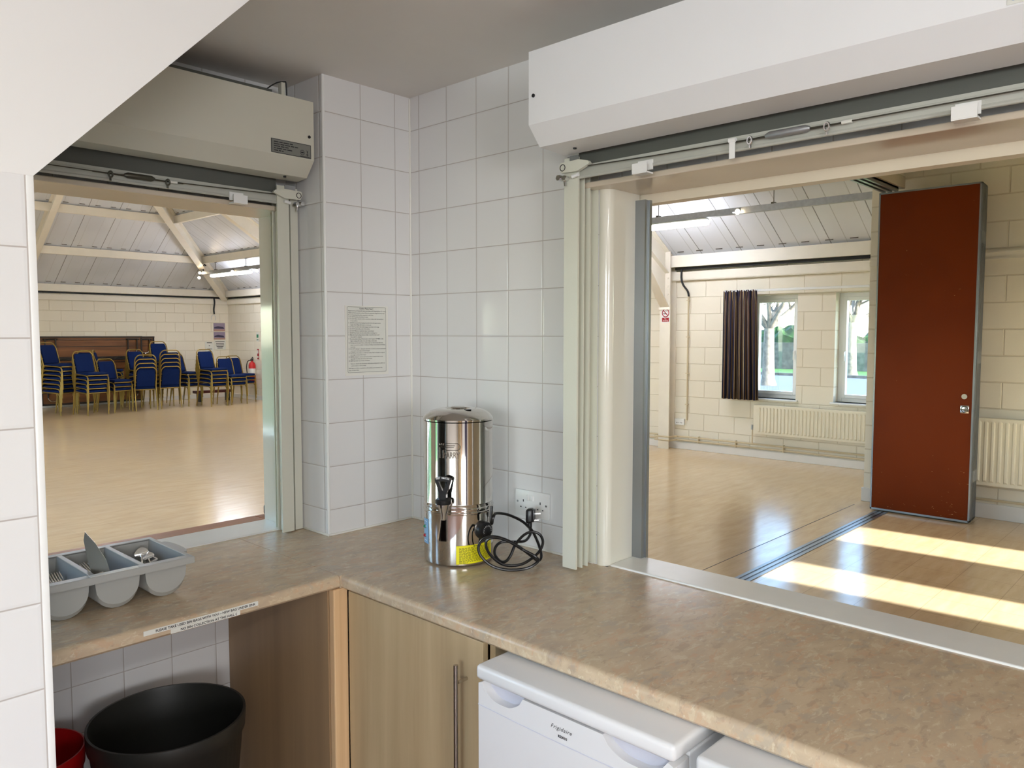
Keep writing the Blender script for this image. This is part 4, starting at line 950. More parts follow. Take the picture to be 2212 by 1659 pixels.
    for i in range(N+1):
        s = i/N; col = []
        for j in range(rows+1):
            q = j/rows; z = 2.15-1.40*q; spread = 0.47+0.06*q; y = 2.715+0.012*q-s*spread
            amp = (0.012+0.02*q); x = 7.47+amp*math.sin(s*PI*2*7.5+0.5*math.sin(q*2))+0.008*math.sin(s*31+q)
            if j == 0: x += 0.012*math.sin(s*150); z += 0.012*math.sin(s*95)
            col.append(bm.verts.new((x, y+0.006*math.sin(s*PI*15), z)))
        G.append(col)
    for i in range(N):
        for j in range(rows):
            f = bm.faces.new([G[i][j], G[i+1][j], G[i+1][j+1], G[i][j+1]])
            for lp, (a, c) in zip(f.loops, ((i, j), (i+1, j), (i+1, j+1), (i, j+1))): lp[uvl].uv = (a/N, 1-c/rows)
    me = bpy.data.meshes.new('curtain'); bm.to_mesh(me); bm.free(); me.materials.append(M['curtain']); me.polygons.foreach_set('use_smooth', [True]*len(me.polygons))
    ob = bpy.data.objects.new('curtain', me); COL.objects.link(ob); md = ob.modifiers.new('t', 'SOLIDIFY'); md.thickness = 0.003
    tag(ob, 'navy brown and beige striped curtain hanging beside the first window', 'curtain')
    # cable tray, drops, conduit and sockets
    b = MB(); b.box(7.54, 7.598, 0.34, 3.49, 2.472, 2.517); tag(b.build('cable_trunking', 'ink', smooth=0), 'black cable trunking above the windows at the wall head', 'trunking')
    b = MB(); b.box(7.56, 7.598, 13.2, 16.4, 2.475, 2.5); tag(b.build('cable_trunking', 'ink', smooth=0), 'thin black cable run at the wall head above the fire door', 'trunking'); b = MB(); b.box(-1.5, 7.54, 16.46, 16.5, 2.47, 2.502); tag(b.build('cable_trunking', 'ink', smooth=0), 'thin black cable run along the far wall head above stacked chairs', 'trunking')
    b = MB(); b.tube(smoothpath([(7.54, 3.385, 2.475), (7.535, 3.385, 2.36), (7.54, 3.36, 2.27), (7.56, 3.30, 2.18), (7.575, 3.29, 2.11)], 6), 0.014, 8); tag(b.build('flexible_conduit', 'ink'), 'black flexible conduit dropping to the white pipe beside the steel column', 'conduit')
    t = thing('wall_conduit', 'thin white vertical conduit running down the block wall to a socket', 'conduit', (7.585, 3.3, 0.41))
    b = MB(); b.cyl((7.585, 3.30, 0.41), (7.585, 3.30, 2.13), 0.0105, 8); b.build('pipe', 'pipe', t)
    b = MB(); 
    for z in (0.62, 1.05, 1.55, 2.05): b.box(7.575, 7.6, 3.275, 3.325, z, z+0.012)
    b.build('clip', 'pipe', t, smooth=0)
    t = thing('hall_socket', 'white double socket low on the block wall at the conduit foot', 'socket', (7.59, 3.39, 0.34))
    MB().box(7.565, 7.6, 3.33, 3.475, 0.335, 0.42, 0.004).build('face_plate', 'white', t, smooth=0)
    b = MB()
    for y in (3.36, 3.385, 3.42, 3.445): b.box(7.563, 7.566, y, y+0.008, 0.36, 0.372)
    b.build('pin_hole', 'ink', t, smooth=0)
    b = MB(); b.tube(smoothpath([(7.21, 16.435, 2.475), (7.22, 16.435, 2.36), (7.20, 16.44, 2.2), (7.21, 16.44, 2.08)], 6), 0.02, 8); tag(b.build('cable_drop', 'ink'), 'black cable drop hanging on the far wall above the posters', 'cable')
    b = MB(); b.tube([(7.21+0.06*math.cos(a), 16.485, 1.99+0.07*math.sin(a)) for a in [2*PI*k/16-0.9 for k in range(13)]], 0.008, 6); tag(b.build('wire_loop', 'white'), 'small white wire loop below the black cable drop on far wall', 'wire')
    # no smoking sign on the column
    t = thing('no_smoking_sign', 'no smoking sign with red ring on the cream steel column', 'sign', (7.43, 3.565, 1.78))
    c = (3.566, 1.885); X = 7.4385
    MB().box(X-0.002, X+0.001, 3.497, 3.636, 1.755, 1.985).build('plate', 'white', t, smooth=0)
    MB().box(X-0.010, X-0.002, 3.505, 3.63, 1.985, 2.02).build('clip_bar', 'white', t, smooth=0)
    b = MB(); b.tube([(X-0.0035, c[0]+0.052*math.cos(a), c[1]+0.052*math.sin(a)) for a in [2*PI*k/28 for k in range(28)]], 0.0062, 6, closed=True); b.cyl((X-0.0045, c[0]+0.037, c[1]+0.037), (X-0.0045, c[0]-0.037, c[1]-0.037), 0.0055, 6); b.build('ring', 'signred', t)
    b = MB(); b.box(X-0.004, X-0.002, c[0]-0.022, c[0]+0.036, c[1]-0.016, c[1]-0.005); b.build('cigarette', 'ink', t, smooth=0)
    b = MB(); b.tube(smoothpath([(X-0.003, c[0]-0.032, c[1]+0.004), (X-0.003, c[0]-0.024, c[1]+0.022), (X-0.003, c[0]-0.008, c[1]+0.018), (X-0.003, c[0]-0.004, c[1]+0.036), (X-0.003, c[0]-0.018, c[1]+0.036)], 4), 0.0022, 5); b.build('smoke', 'greylab', t)
    nb = MB().box(X-0.0035, X-0.001, 3.512, 3.622, 1.765, 1.82).build('banner', 'signred', t, smooth=0)
    fm = lambda z: frame((X-0.0042, 3.567, z), (0, -1, 0), (0, 0, 1)); lettering(nb, [('No', 0.025, 'CENTER', fm(1.797)), ('smoking', 0.025, 'CENTER', fm(1.775))], 'whiteink')
    # lighting trunking with hangers, battens and spotlights
    def trunk(x, ya, yb, label, hangers, zb=3.235):
        t = thing('lighting_trunking', label, 'trunking', (x, (ya+yb)/2, 2.88))
        MB().box(x-0.03, x+0.03, ya, yb, 2.955, 3.025).build('channel', 'galv', t, smooth=0)
        for y in hangers:
            b = MB(); b.cyl((x, y, 3.025), (x, y, zb), 0.005, 6); hg = b.build('hanger_rod', 'darkmetal', t)
            b = MB(); b.box(x-0.02, x+0.02, y-0.02, y+0.02, zb-0.045, zb+0.02); b.box(x-0.033, x+0.033, y-0.016, y+0.016, 3.022, 3.042); b.build('clamp', 'darkmetal', hg, smooth=0)
    def batten(x, ya, yb, label, on=True, z=2.952, group='strip lights'):
        t = thing('strip_light', label, 'light', (x, (ya+yb)/2, z), group)
        b = MB(); b.box(x-0.05, x+0.05, ya, yb, z-0.028, z, 0.012, 3); b.build('tray', 'lampoff', t)
        b = MB(); b.box(x-0.055, x+0.055, ya-0.008, yb+0.008, z-0.078, z-0.022, 0.024, 4); b.build('diffuser', 'tube' if on else 'lampoff', t)
    trunk(6.4, 0.35, 15.45, 'long grey galvanised trunking hung from the roof on rods', [1.559, 3.035, 5.274, 7.557, 9.84, 11.707, 13.274, 14.644])
    batten(6.4, 2.368, 4.029, 'lit white strip light hanging near the steel column')
    batten(6.4, 13.108, 14.82, 'lit white strip light over the stacked chairs')
    batten(6.4, 6.934, 8.594, 'unseen strip light added halfway along the long trunking')  # out-of-view batten added to brighten the hall
    trunk(0.5, 0.6, 12.0, 'second grey trunking hung over the far side of the hall', [1.5, 4.0, 6.5, 9.0, 11.5], 3.95)
    batten(0.5, 4.0, 5.62, 'lit strip light whose tip shows under the hatch head', z=2.952)
    batten(0.5, 8.4, 10.0, 'unseen strip light added farther along the second trunking')  # unseen batten, extra light for the hall
    batten(6.4, 9.9, 11.5, 'unseen strip light added on the long trunking short of the far roof beam')  # added out of view to lift the hall's brightness
    batten(0.5, 10.6, 11.9, 'unseen strip light added at the far end of the second trunking')  # another unseen batten added for hall light
    def spot(y, z, dx, label):
        t = thing('spotlight', label, 'spotlight', (6.4-0.05, y, z), 'small halogen spotlights on the trunking')
        d = V((-0.45, -0.75, -0.35 if z < 2.95 else -0.15)).normalized(); c = V((6.4-0.055, y, z))
        b = MB(); b.cyl(c+d*-0.04, c+d*0.02, 0.03, 14, 0.036); b.cyl(c+V((0.0, 0, 0.0)), (6.4-0.02, y, max(z, 2.96)), 0.008, 8); b.build('can', 'galv', t)
        b = MB(); b.cyl(c+d*0.018, c+d*0.024, 0.029, 14); b.build('bulb', 'spot', t)
    spot(1.971, 2.975, 0, 'glowing halogen spotlight alone on the trunking seen through near hatch')
    spot(13.772, 2.944, 0, 'spotlight above the middle of the strip light over chairs')
    spot(12.724, 2.908, 0, 'spotlight at the hatch-frame end of the far trunking')
    spot(15.318, 2.996, 0, 'upper of two spotlights at the far trunking end'); spot(15.36, 2.892, 0, 'lower of two spotlights at the far trunking end')
    b = MB(); b.tube(smoothpath([(6.4, 15.25, 3.02), (6.4, 15.27, 3.13), (6.4, 15.2, 3.18), (6.4, 15.13, 3.15)], 5), 0.012, 8); tag(b.build('hooked_flex', 'ink'), 'black hooked flex rising from the far trunking end', 'cable')
    # the small room's switched-off strip light and hanging loop
    t = thing('strip_light', 'switched-off strip light in the room beyond the near hatch', 'light', (4.8, -1.3, 3.0), 'strip lights')
    b = MB(); b.box(4.745, 4.855, -2.3, -0.735, 3.0, 3.075, 0.02, 3); b.build('diffuser', 'lampoff', t)
    b = MB(); b.box(4.76, 4.84, -2.28, -0.78, 3.075, 3.11); b.cyl((4.8, -1.0, 3.1), (4.8, -1.0, 3.42), 0.008, 6); b.cyl((4.8, -2.0, 3.1), (4.8, -2.0, 3.42), 0.008, 6); b.build('tray', 'lampoff', t, smooth=0)
    b = MB(); b.tube(smoothpath([(4.0, -0.43, 3.42), (4.0, -0.44, 2.95), (4.0, -0.49, 2.845), (4.0, -0.56, 2.825), (4.0, -0.63, 2.85), (4.0, -0.68, 2.95), (4.0, -0.69, 3.42)], 8), 0.006, 6); tag(b.build('cable_loop', 'paper'), 'pale cable loop dangling from the ceiling beyond the near hatch', 'cable')
    b = MB(); b.cyl((4.4, -0.95, 2.87), (4.4, -0.95, 3.42), 0.002, 5); tag(b.build('pull_cord', 'paper'), 'thin pale pull cord hanging beyond the near hatch head', 'cord')
    # far corner: door, sign, extinguisher, notices
    t = thing('door_1', 'x', 'x', (7.6, 14.2, 0)); del t['label']; del t['category']; t['kind'] = 'structure'
    b = MB(); b.box(7.57, 7.70, 14.58, 14.66, 0, 2.04); b.box(7.57, 7.70, 13.73, 13.80, 0, 2.04); b.box(7.55, 7.70, 13.7, 14.72, 2.0, 2.10); b.build('door_frame', 'white', t, smooth=0)
    dr = MB().box(7.62, 7.67, 13.80, 14.58, 0.01, 2.0).build('door_leaf', 'white', t, smooth=0)
    b = MB(); b.box(7.575, 7.62, 14.44, 14.53, 0.98, 1.16); b.box(7.55, 7.59, 13.85, 14.55, 0.99, 1.03); b.build('push_bar', 'galv', dr, smooth=0)
    MB().box(7.605, 7.62, 13.82, 14.56, 0.02, 0.22).build('kick_plate', 'galv', dr, smooth=0)
    t = thing('exit_sign', 'green exit sign above the white fire door at the far corner', 'sign', (7.57, 14.25, 2.12)); MB().box(7.555, 7.6, 14.08, 14.45, 2.125, 2.30, 0.004).build('plate', 'green', t, smooth=0)
    lettering(t, [('EXIT', 0.09, 'CENTER', frame((7.553, 14.2, 2.18), (0, -1, 0), (0, 0, 1)))], 'whiteink')
    t = thing('fire_extinguisher', 'red fire extinguisher with black top on the far corner wall', 'extinguisher', (7.5, 15.16, 0.42))
    MB().lathe([(0, 0), (0.075, 0.0), (0.082, 0.02), (0.082, 0.42), (0.065, 0.47), (0.03, 0.50), (0.025, 0.53), (0, 0.53)], (7.505, 15.16, 0.42), 24).build('cylinder', 'red', t)
    b = MB(); b.box(7.48, 7.53, 15.14, 15.19, 0.94, 0.99); b.tube([(7.505, 15.18, 0.985), (7.49, 15.11, 1.03), (7.48, 15.06, 1.01)], 0.012, 8); b.tube([(7.505, 15.16, 0.965), (7.47, 15.10, 0.99), (7.46, 15.05, 0.96)], 0.010, 8); b.build('valve_handle', 'black', t)
    b = MB(); b.tube(smoothpath([(7.49, 15.17, 0.96), (7.44, 15.24, 0.93), (7.42, 15.27, 0.8), (7.43, 15.26, 0.62)], 6), 0.011, 8); b.build('hose', 'black', t)
    MB().lathe([(0.0828, 0.18), (0.0828, 0.34)], (7.505, 15.16, 0.42), 24).build('white_label', 'paper', t)
    t = thing('extinguisher_notice', 'small red and white notice strip above the fire extinguisher', 'sign', (7.59, 15.02, 1.0)); MB().box(7.59, 7.6, 14.99, 15.06, 0.98, 1.23).build('plate', 'signred', t, smooth=0)
    b = MB(); b.box(7.587, 7.59, 15.0, 15.05, 1.12, 1.2); b.box(7.587, 7.59, 15.0, 15.05, 1.02, 1.06); b.build('text_panel', 'paper', t, smooth=0)
    t = thing('wall_notice', 'small pale notice with green print beside the fire door', 'sign', (7.59, 15.02, 1.4)); MB().box(7.592, 7.6, 14.97, 15.09, 1.41, 1.63).build('plate', 'paper', t, smooth=0)
    b = MB(); b.box(7.589, 7.592, 14.99, 15.07, 1.5, 1.58); b.box(7.589, 7.592, 14.99, 15.07, 1.44, 1.46); b.build('print', 'green', t, smooth=0)
    for z0, z1, lab in ((1.66, 1.86, 'upper mauve landscape photo poster on the far wall'), (1.45, 1.64, 'lower mauve landscape photo poster on the far wall')):
        t = thing('photo_poster', lab, 'poster', (7.26, 16.495, z0), 'photo posters on the far wall')
        s = MB().box(7.21, 7.505, 16.492, 16.5, z0, z1).build('sheet', 'poster', t, smooth=0)
        h = z1-z0; b = MB(); b.prism([(7.225, 16.4915, z0+h*0.33), (7.49, 16.4915, z0+h*0.28), (7.46, 16.4915, z0+h*0.52), (7.32, 16.4915, z0+h*0.62), (7.225, 16.4915, z0+h*0.5)], (0, 0.001, 0)); b.build('dark_shape', 'posterD', t, smooth=0)
        b = MB(); b.box(7.21, 7.505, 16.491, 16.4925, z0, z0+h*0.22); b.build('ground_band', 'posterP', t, smooth=0)
    for (x0, x1, z0, z1, lab, rows) in ((6.98, 7.20, 1.13, 1.40, 'white paper notice on far wall nearer the chairs', ((0.9, 0.6), (0.62, 0.15), (0.32, 0.6), (0.08, 0.4))), (7.215, 7.515, 1.2, 1.43, 'wider white paper notice directly under the two posters', ((0.85, 0.8), (0.66, 0.7), (0.5, 0.72), (0.32, 0.6), (0.16, 0.45)))):
        t = thing('paper_notice', lab, 'notice', ((x0+x1)/2, 16.495, z0), 'paper notices on the far wall'); MB().box(x0, x1, 16.494, 16.5, z0, z1).build('sheet', 'paper', t, smooth=0)
        b = MB()
        for q, w in rows: c = (x0+x1)/2; b.box(c-(x1-x0)*w/2, c+(x1-x0)*w/2, 16.4935, 16.494, z0+(z1-z0)*q-0.008, z0+(z1-z0)*q+0.008)
        b.build('lettering', 'ink', t, smooth=0)
    # folded tables on edge against the far wall
    def ftable(label, x0, x1, y, z0, z1):
        t = thing('folding_table', label, 'table', ((x0+x1)/2, y, z0), 'folded tables against the far wall')
        MB().box(x0, x1, y, y+0.03, z0, z1, 0.004).build('tabletop', 'ply', t, smooth=0)
        b = MB(); b.box(x0, x1, y-0.03, y+0.032, z1-0.03, z1+0.004); b.box(x0, x1, y-0.03, y+0.032, z0-0.004, z0+0.03); b.box(x0, x0+0.03, y-0.02, y, z0, z1); b.box(x1-0.03, x1, y-0.02, y, z0, z1); b.box(x0, x1, y-0.015, y, z0+(z1-z0)*0.52, z0+(z1-z0)*0.52+0.012); b.box(x0, x1, y-0.02, y-0.002, z1-0.085, z1-0.07); b.build('rim_frame', 'darkrim', t, smooth=0)
        for xl in (x0+0.12, x1-0.32):
            b = MB(); b.tube([(xl, y-0.03, z1-0.05), (xl, y-0.03, z0+0.16)], 0.016, 8); b.tube([(xl+0.2, y-0.03, z1-0.05), (xl+0.2, y-0.03, z0+0.16)], 0.016, 8); b.tube([(xl-0.04, y-0.03, z1-0.06), (xl+0.24, y-0.03, z1-0.06)], 0.014, 8); lg = b.build('leg', 'darkrim', t)
            b = MB(); b.tube(smoothpath([(xl, y-0.03, z0+0.17), (xl+0.03, y-0.03, z0+0.11), (xl+0.1, y-0.03, z0+0.08), (xl+0.17, y-0.03, z0+0.11), (xl+0.2, y-0.03, z0+0.17)], 4), 0.013, 8); b.build('leg_bow', 'chrome', lg)
    ftable('upper folded brown table with chrome leg bows, above the chairs', 3.26, 5.385, 16.3, 1.06, 1.535)
    ftable('upper folded table standing behind, its dark end showing past the other', 3.6, 5.70, 16.39, 1.06, 1.53)
    ftable('middle folded brown table glimpsed between the stacked chairs', 3.26, 5.37, 16.3, 0.56, 1.04)
    ftable('lowest folded table on the floor behind the stacked chairs', 3.28, 5.37, 16.3, 0.06, 0.54)
    # low maroon bench under the chairs
    t = thing('low_bench', 'low maroon bench with black feet glimpsed below the stacked chairs', 'bench', (6.65, 15.55, 0))
    MB().box(6.25, 7.15, 15.45, 15.65, 0.2, 0.26, 0.004).build('seat', 'maroon', t, smooth=0)
    for x in (6.33, 7.03): MB().box(x, x+0.05, 15.47, 15.63, 0.0, 0.2).build('leg', 'black', t, smooth=0)
    # black bin bag roll with card just outside the far hatch
    t = thing('sanitiser_box', 'small black box with pale card on top at the hatch ledge', 'box', (-0.33, 0.46, 0.903)); b = MB(); b.box(-0.37, -0.30, 0.40, 0.452, 0.9035, 0.942, 0.008, 2); b.build('body', 'black', t)
    b = MB(); b.prism([(-0.392, 0.395, 0.9425), (-0.29, 0.392, 0.9425), (-0.29, 0.47, 0.9425), (-0.33, 0.475, 0.9425)], (0, 0, 0.003)); b.build('card', 'paper', t, smooth=0)
    b = MB(); b.box(-0.374, -0.371, 0.40, 0.42, 0.912, 0.938); b.build('flap', 'black', t, smooth=0)
    MB().box(-0.40, -0.28, 0.376, 0.456, 0.8725, 0.9028).build('ledge', 'mdf', t, smooth=0)

# ------------------------------------------------------------------ banquet chairs
def chairs():
    t = thing('banquet_chair', '', 'chair')
    r = 0.0115; w = 0.205
    b = MB(); b.box(-0.2, 0.2, -0.19, 0.22, 0.445, 0.495, 0.02, 3); b.build('seat', 'blue', t, smooth=50)
    # backrest leans back
    yb = lambda z: -0.205-0.13*(z-0.46)/0.46
    pts = [(-0.178, 0.50), (0.178, 0.50), (0.178, 0.80), (0.155, 0.855), (-0.155, 0.855), (-0.178, 0.80)]
    b = MB(); b.prism([(x, yb(z)+0.02, z) for x, z in pts], (0, -0.03, 0)); bmesh.ops.bevel(b.bm, geom=list(b.bm.edges), offset=0.008, segments=2, affect='EDGES'); b.build('backrest', 'blue', t, smooth=50)
    hoop = [(-w, yb(0.46), 0.46), (-w, yb(0.78), 0.78), (-w+0.012, yb(0.84), 0.84), (-w+0.05, yb(0.885), 0.885), (-0.12, yb(0.9), 0.9), (0.12, yb(0.9), 0.9), (w-0.05, yb(0.885), 0.885), (w-0.012, yb(0.84), 0.84), (w, yb(0.78), 0.78), (w, yb(0.46), 0.46)]
    b = MB(); b.tube(hoop, r, 8)
    for x in (-0.19, 0.19):
        for z in (0.6, 0.74): b.box(x-0.012, x+0.012, yb(z)-0.006, yb(z)+0.006, z-0.005, z+0.005)
    b.build('back_frame', 'gold', t)
    for s in (-1, 1):
        b = MB(); b.tube([(s*w, yb(0.46), 0.46), (s*w, -0.215, 0.40), (s*(w+0.002), -0.255, 0.2), (s*(w+0.004), -0.29, 0.0)], r, 8); b.build('leg', 'gold', t)
        b = MB(); b.tube([(s*w, -0.20, 0.462), (s*w, -0.05, 0.448), (s*w, 0.12, 0.440), (s*w, 0.185, 0.425), (s*w, 0.215, 0.385), (s*(w+0.002), 0.225, 0.2), (s*(w+0.004), 0.232, 0.0)], r, 8); b.build('leg', 'gold', t)
    b = MB(); b.tube([(-w, 0.212, 0.436), (w, 0.212, 0.436)], 0.0105, 8); b.build('seat_rail', 'gold', t); b = MB(); b.tube([(-w, -0.19, 0.436), (w, -0.19, 0.436)], 0.0105, 8); b.build('seat_rail', 'gold', t)
    ords = ['top', 'second', 'third', 'fourth', 'fifth', 'sixth', 'seventh']
    S = [  # x, y, facing, count, label of the stack
        (3.15, 14.72, (0.50, -0.87), 7, 'tall stack beside the white tiled wall edge'),
        (3.60, 14.29, (0.20, -0.98), 5, 'stack nearest the hatch, in front of the folded tables'),
        (4.14, 14.52, (0.30, -0.95), 3, 'short stack in front of the folded tables'),
        (3.62, 15.22, (-0.88, -0.45), 5, 'sideways stack behind the two nearest stacks'),
        (4.30, 15.32, (0.90, -0.42), 5, 'half-hidden sideways stack behind the short stack'),
        (4.68, 14.52, (0.12, 0.99), 4, 'four-high stack with its backs turned towards the hatch'),
        (5.02, 15.38, (0.25, -0.97), 5, 'stack standing behind the four-high turned stack'),
        (5.26, 14.70, (0.10, 0.99), 5, 'five-high stack with its backs turned towards the hatch'),
        (5.55, 15.50, (0.15, -0.98), 7, 'tall stack at the end of the folded tables'),
        (5.76, 14.86, (0.42, -0.91), 4, 'stack beside the five-high turned stack, below the blank wall'),
        (6.14, 14.40, (0.18, -0.98), 5, 'stack in front of the white paper notices'),
        (6.64, 14.46, (0.18, -0.98), 3, 'short stack in front of the far corner'),
        (7.06, 14.84, (0.22, -0.97), 3, 'short stack beside the fire extinguisher')]
    first = True
    for x, y, f, n, lab in S:
        a = math.atan2(f[1], f[0])-PI/2
        for k in range(n):
            c = t if first else copy_tree(t); first = False
            q = V((f[0], f[1], 0)).normalized()*0.012*k
            c.location = (x+q.x, y+q.y, 0.086*k); c.rotation_euler = (0, 0, a)
            i = n-1-k; nm = ords[i] if i == 0 or i < n-1 else 'bottom'
            c['label'] = '%s blue chair of the %s' % (nm, lab); c['group'] = 'stacked blue banquet chairs'

# ------------------------------------------------------------------ outdoors
def outdoors():
    struct(MB().box(-60, 120, -70, 110, -0.4, -0.2).build('ground', 'grass', smooth=0))
    struct(MB().box(19.5, 30.5, -70, 110, -0.2, -0.19).build('road', 'tarmac', smooth=0))
    b = MB(); b.box(19.3, 19.5, -70, 110, -0.2, -0.1); b.box(30.5, 30.7, -70, 110, -0.2, -0.08); struct(b.build('kerb', 'stone', smooth=0))
    b = MB(); b.box(37, 37.4, -30, 60, -0.2, 1.15); tag(b.build('boundary_wall', 'stone', smooth=0), 'grey stone boundary wall beyond the road outside the windows', 'wall')['kind'] = 'structure'
    rnd = random.Random(11); b = MB()
    for k in range(70):
        y = -12+k*0.8+rnd.uniform(-0.3, 0.3); rr = rnd.uniform(0.9, 1.5); b.sphere((39.3+rnd.uniform(-0.5, 0.5), y, rnd.uniform(0.5, 0.9)), rr*0.8, rr, rnd.uniform(0.8, 1.3), 14, 9)
    for v in b.bm.verts: v.co += V((rnd.uniform(-0.16, 0.16), rnd.uniform(-0.16, 0.16), rnd.uniform(-0.16, 0.16)))
    h = tag(b.build('hedge', 'hedge', smooth=0, fix=False), 'green hedge above the stone wall outside the windows', 'hedge'); h['kind'] = 'stuff'
    def tree(label, c, r, hfork, H, seed):
        rn = random.Random(seed); t = thing('street_tree', label, 'tree', c, 'bare street trees')
        b = MB(); c = V(c); b.tube([c, c+V((0, 0, 0.25)), c+V((0.05, 0.03, hfork*0.6)), c+V((0.0, 0, hfork))], [r*1.5, r*1.1, r*0.92, r*0.85], 12); b.build('trunk', 'bark', t)
        b = MB()
        def grow(p, d, L, rad, lev):
            q = p; pts = [p]; rs = [rad]; dd = d.copy()
            for k in range(3):
                dd = (dd+V((rn.uniform(-.22, .22), rn.uniform(-.22, .22), rn.uniform(-.05, .2)))).normalized(); q = q+dd*(L/3); pts.append(q); rs.append(rad*(1-0.2*(k+1)))
            b.tube(pts, rs, 4 if lev > 1 else 7, caps=False)
            if lev >= 4: return
            for k in range(4):
                s = rn.uniform(0.45, 1.0); i = min(2, int(s*3)); pp = pts[i].lerp(pts[i+1], s*3-i)
                nd = (dd+V((rn.uniform(-.9, .9), rn.uniform(-.9, .9), rn.uniform(-.35, .5)))).normalized(); grow(pp, nd, L*rn.uniform(0.6, 0.8), rad*0.5, lev+1)
        top = c+V((0, 0, hfork-0.05))
        for k in range(7):
            a = 2*PI*k/7+rn.uniform(-.3, .3); grow(top, V((math.cos(a)*0.8, math.sin(a)*0.8, rn.uniform(0.45, 1.0))).normalized(), H*0.38, r*0.5, 0)
        b.build('branches', 'bark', t, smooth=60)
    tree('bare pale tree showing through the curtained window', (24.0, 9.78, -0.2), 0.2, 2.0, 4.2, 5)
    tree('bare sunlit tree showing through the window by the partition', (31.8, 9.75, -0.2), 0.2, 2.3, 4.6, 9)

# ------------------------------------------------------------------ light and camera
def lights():
    w = bpy.data.worlds.new('sky'); SC.world = w; w.use_nodes = True; t = w.node_tree; t.nodes.clear()
    o = t.nodes.new('ShaderNodeOutputWorld'); bg = t.nodes.new('ShaderNodeBackground'); sk = t.nodes.new('ShaderNodeTexSky')
    sk.sky_type = 'NISHITA'; sk.sun_disc = False; sk.sun_elevation = math.radians(22); sk.sun_rotation = math.radians(183); sk.air_density = 1.0; sk.dust_density = 0.7; sk.ozone_density = 2.0
    bg.inputs['Strength'].default_value = SKY
    t.links.new(sk.outputs[0], bg.inputs[0]); t.links.new(bg.outputs[0], o.inputs[0])
    def lamp(name, typ, loc, d, energy, col=(1, 1, 1), **kw):
        l = bpy.data.lights.new(name, typ); l.energy = energy; l.color = col
        for k, v in kw.items():
            if k == 'portal': l.cycles.is_portal = True
            else: setattr(l, k, v)
        ob = bpy.data.objects.new(name, l); COL.objects.link(ob); ob.location = loc; ob.rotation_euler = V(d).to_track_quat('-Z', 'Y').to_euler(); return ob
    lamp('sun', 'SUN', (0, -20, 20), (-0.062, 1.0, -0.412), SUN, (1.0, 0.97, 0.93), angle=math.radians(0.9))
    # daylight arriving at each window
    for x, d in ((7.87, (-1, 0, 0)),):
        for a, c in ((1.775, 2.42), (0.665, 1.31), (5.2, 5.85), (6.3, 6.95), (8.9, 9.55), (10.0, 10.65)):
            lamp('window_portal', 'AREA', (x, (a+c)/2, 1.43), d, 1.0, shape='RECTANGLE', size=c-a, size_y=1.31, portal=True)
    for a, c, z0, z1 in [(1.2, 3.0, 0.85, 1.83), (3.4, 5.0, 0.6, 2.1), (6.2, 7.8, 0.6, 2.1), (9.2, 10.8, 0.6, 2.1), (12.4, 14.0, 0.6, 2.1)]:
        lamp('window_portal', 'AREA', (-1.81, (a+c)/2, (z0+z1)/2), (1, 0, 0), 1.0, shape='RECTANGLE', size=c-a, size_y=z1-z0, portal=True)
    for x in (4.8, 3.5): lamp('window_portal', 'AREA', (x, -5.21, 1.47), (0, 1, 0), 1.0, shape='RECTANGLE', size=0.58, size_y=1.34, portal=True)
    lamp('kitchen_window_daylight', 'AREA', (-5.54, -3.5, 1.75), (1, 0, 0), KW1, (0.91, 0.95, 1.0), shape='RECTANGLE', size=2.1, size_y=1.0)
    lamp('kitchen_back_fill', 'AREA', (-3.1, -6.45, 1.75), (0, 1, 0), KFILL, (0.93, 0.96, 1.0), shape='RECTANGLE', size=1.6, size_y=1.0)  # added fill lamp on the solid back wall; no window there
    lamp('kitchen_ceiling_light', 'AREA', (-2.6, -3.6, 2.44), (0, 0, -1), 30.0, (0.97, 0.98, 0.96), shape='RECTANGLE', size=1.4, size_y=0.2)
def camera():
    c = bpy.data.cameras.new('camera'); c.sensor_width = 36.0; c.lens = 1679.77/2212*36; c.clip_start = 0.05; c.clip_end = 500
    ob = bpy.data.objects.new('camera', c); COL.objects.link(ob); ob.location = (-1.86646, -2.27291, 1.59757)
    yaw, pitch, roll = 0.754792, -0.064442, 0.00052
    f = V((math.cos(yaw)*math.cos(pitch), math.sin(yaw)*math.cos(pitch), math.sin(pitch)))
    r = V((math.sin(yaw), -math.cos(yaw), 0)); u = r.cross(f)
    r2 = r*math.cos(roll)+u*math.sin(roll); u2 = u*math.cos(roll)-r*math.sin(roll)
    ob.rotation_euler = Matrix((r2, u2, -f)).transposed().to_euler(); SC.camera = ob
SKY, SUN, KW1, KFILL = 1.3, 17.0, 55.0, 74.0
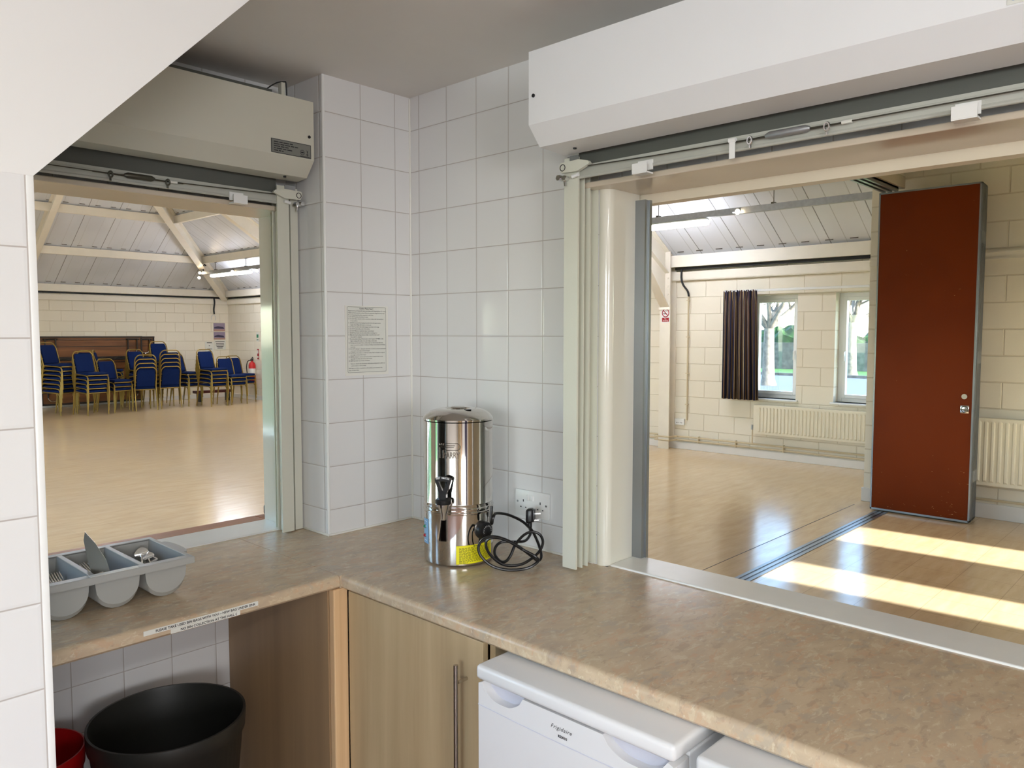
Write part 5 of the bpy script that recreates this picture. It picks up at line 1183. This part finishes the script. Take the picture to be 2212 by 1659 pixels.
CORD = [[-0.0844, -0.6765, 0.9921], [-0.0998, -0.6894, 0.9788], [-0.1336, -0.699, 0.9669], [-0.178, -0.6988, 0.972], [-0.2066, -0.6724, 0.9727], [-0.228, -0.6662, 0.9615], [-0.2377, -0.6708, 0.9412], [-0.2333, -0.6885, 0.9225], [-0.2205, -0.7004, 0.9222], [-0.2103, -0.7099, 0.9397], [-0.1927, -0.7125, 0.9685], [-0.1598, -0.7157, 0.9913], [-0.1341, -0.7258, 0.999], [-0.1171, -0.7416, 0.9914], [-0.1092, -0.7489, 0.9695], [-0.1219, -0.7507, 0.9472], [-0.1539, -0.7484, 0.9283], [-0.1971, -0.7357, 0.9137], [-0.2365, -0.706, 0.9162], [-0.2645, -0.6802, 0.9452], [-0.2746, -0.6708, 0.9735], [-0.2708, -0.6743, 0.9927], [-0.2517, -0.6919, 0.9975], [-0.2263, -0.7155, 0.9864], [-0.1957, -0.7438, 0.9609], [-0.1638, -0.7665, 0.9376], [-0.1661, -0.7779, 0.9245], [-0.1966, -0.7634, 0.9088], [-0.2372, -0.7258, 0.9047], [-0.2726, -0.6931, 0.918], [-0.2953, -0.6721, 0.9465], [-0.3016, -0.6663, 0.9729], [-0.2927, -0.6745, 0.9953], [-0.2725, -0.6931, 1.0052], [-0.2437, -0.713, 0.9963], [-0.2096, -0.7377, 0.9732], [-0.1665, -0.7503, 0.9385], [-0.1208, -0.7381, 0.9098], [-0.0973, -0.7326, 0.9168], [-0.0881, -0.7139, 0.9479], [-0.0865, -0.6881, 0.9834], [-0.0898, -0.6715, 0.9978], [-0.1133, -0.6633, 1.0191], [-0.1645, -0.6568, 1.0452], [-0.2123, -0.6534, 1.0575], [-0.2339, -0.6608, 1.0506], [-0.237, -0.6579, 1.0311], [-0.2426, -0.6595, 1.0431], [-0.2374, -0.6575, 1.0844]]
init_mats(); M['darkrim'] = pm('table_metal', rgb(46, 38, 34), 0.4, metal=0.3)
room(); kitchen(); shutters(); boiler(); notice(); cutlery(); hall_things(); chairs(); outdoors(); lights(); camera()
vs = SC.view_settings; SC.display_settings.display_device = 'sRGB'; vs.view_transform = 'Standard'; vs.look = 'None'; vs.gamma = 1.0; vs.exposure = EXPO = 0.55; vs.use_curve_mapping = False
SC.cycles.max_bounces = 10; SC.cycles.diffuse_bounces = 5; SC.cycles.glossy_bounces = 5; SC.cycles.transparent_max_bounces = 10; SC.cycles.use_denoising = True; SC.cycles.sample_clamp_indirect = 6.0
SC.cycles.caustics_reflective = False; SC.cycles.caustics_refractive = False
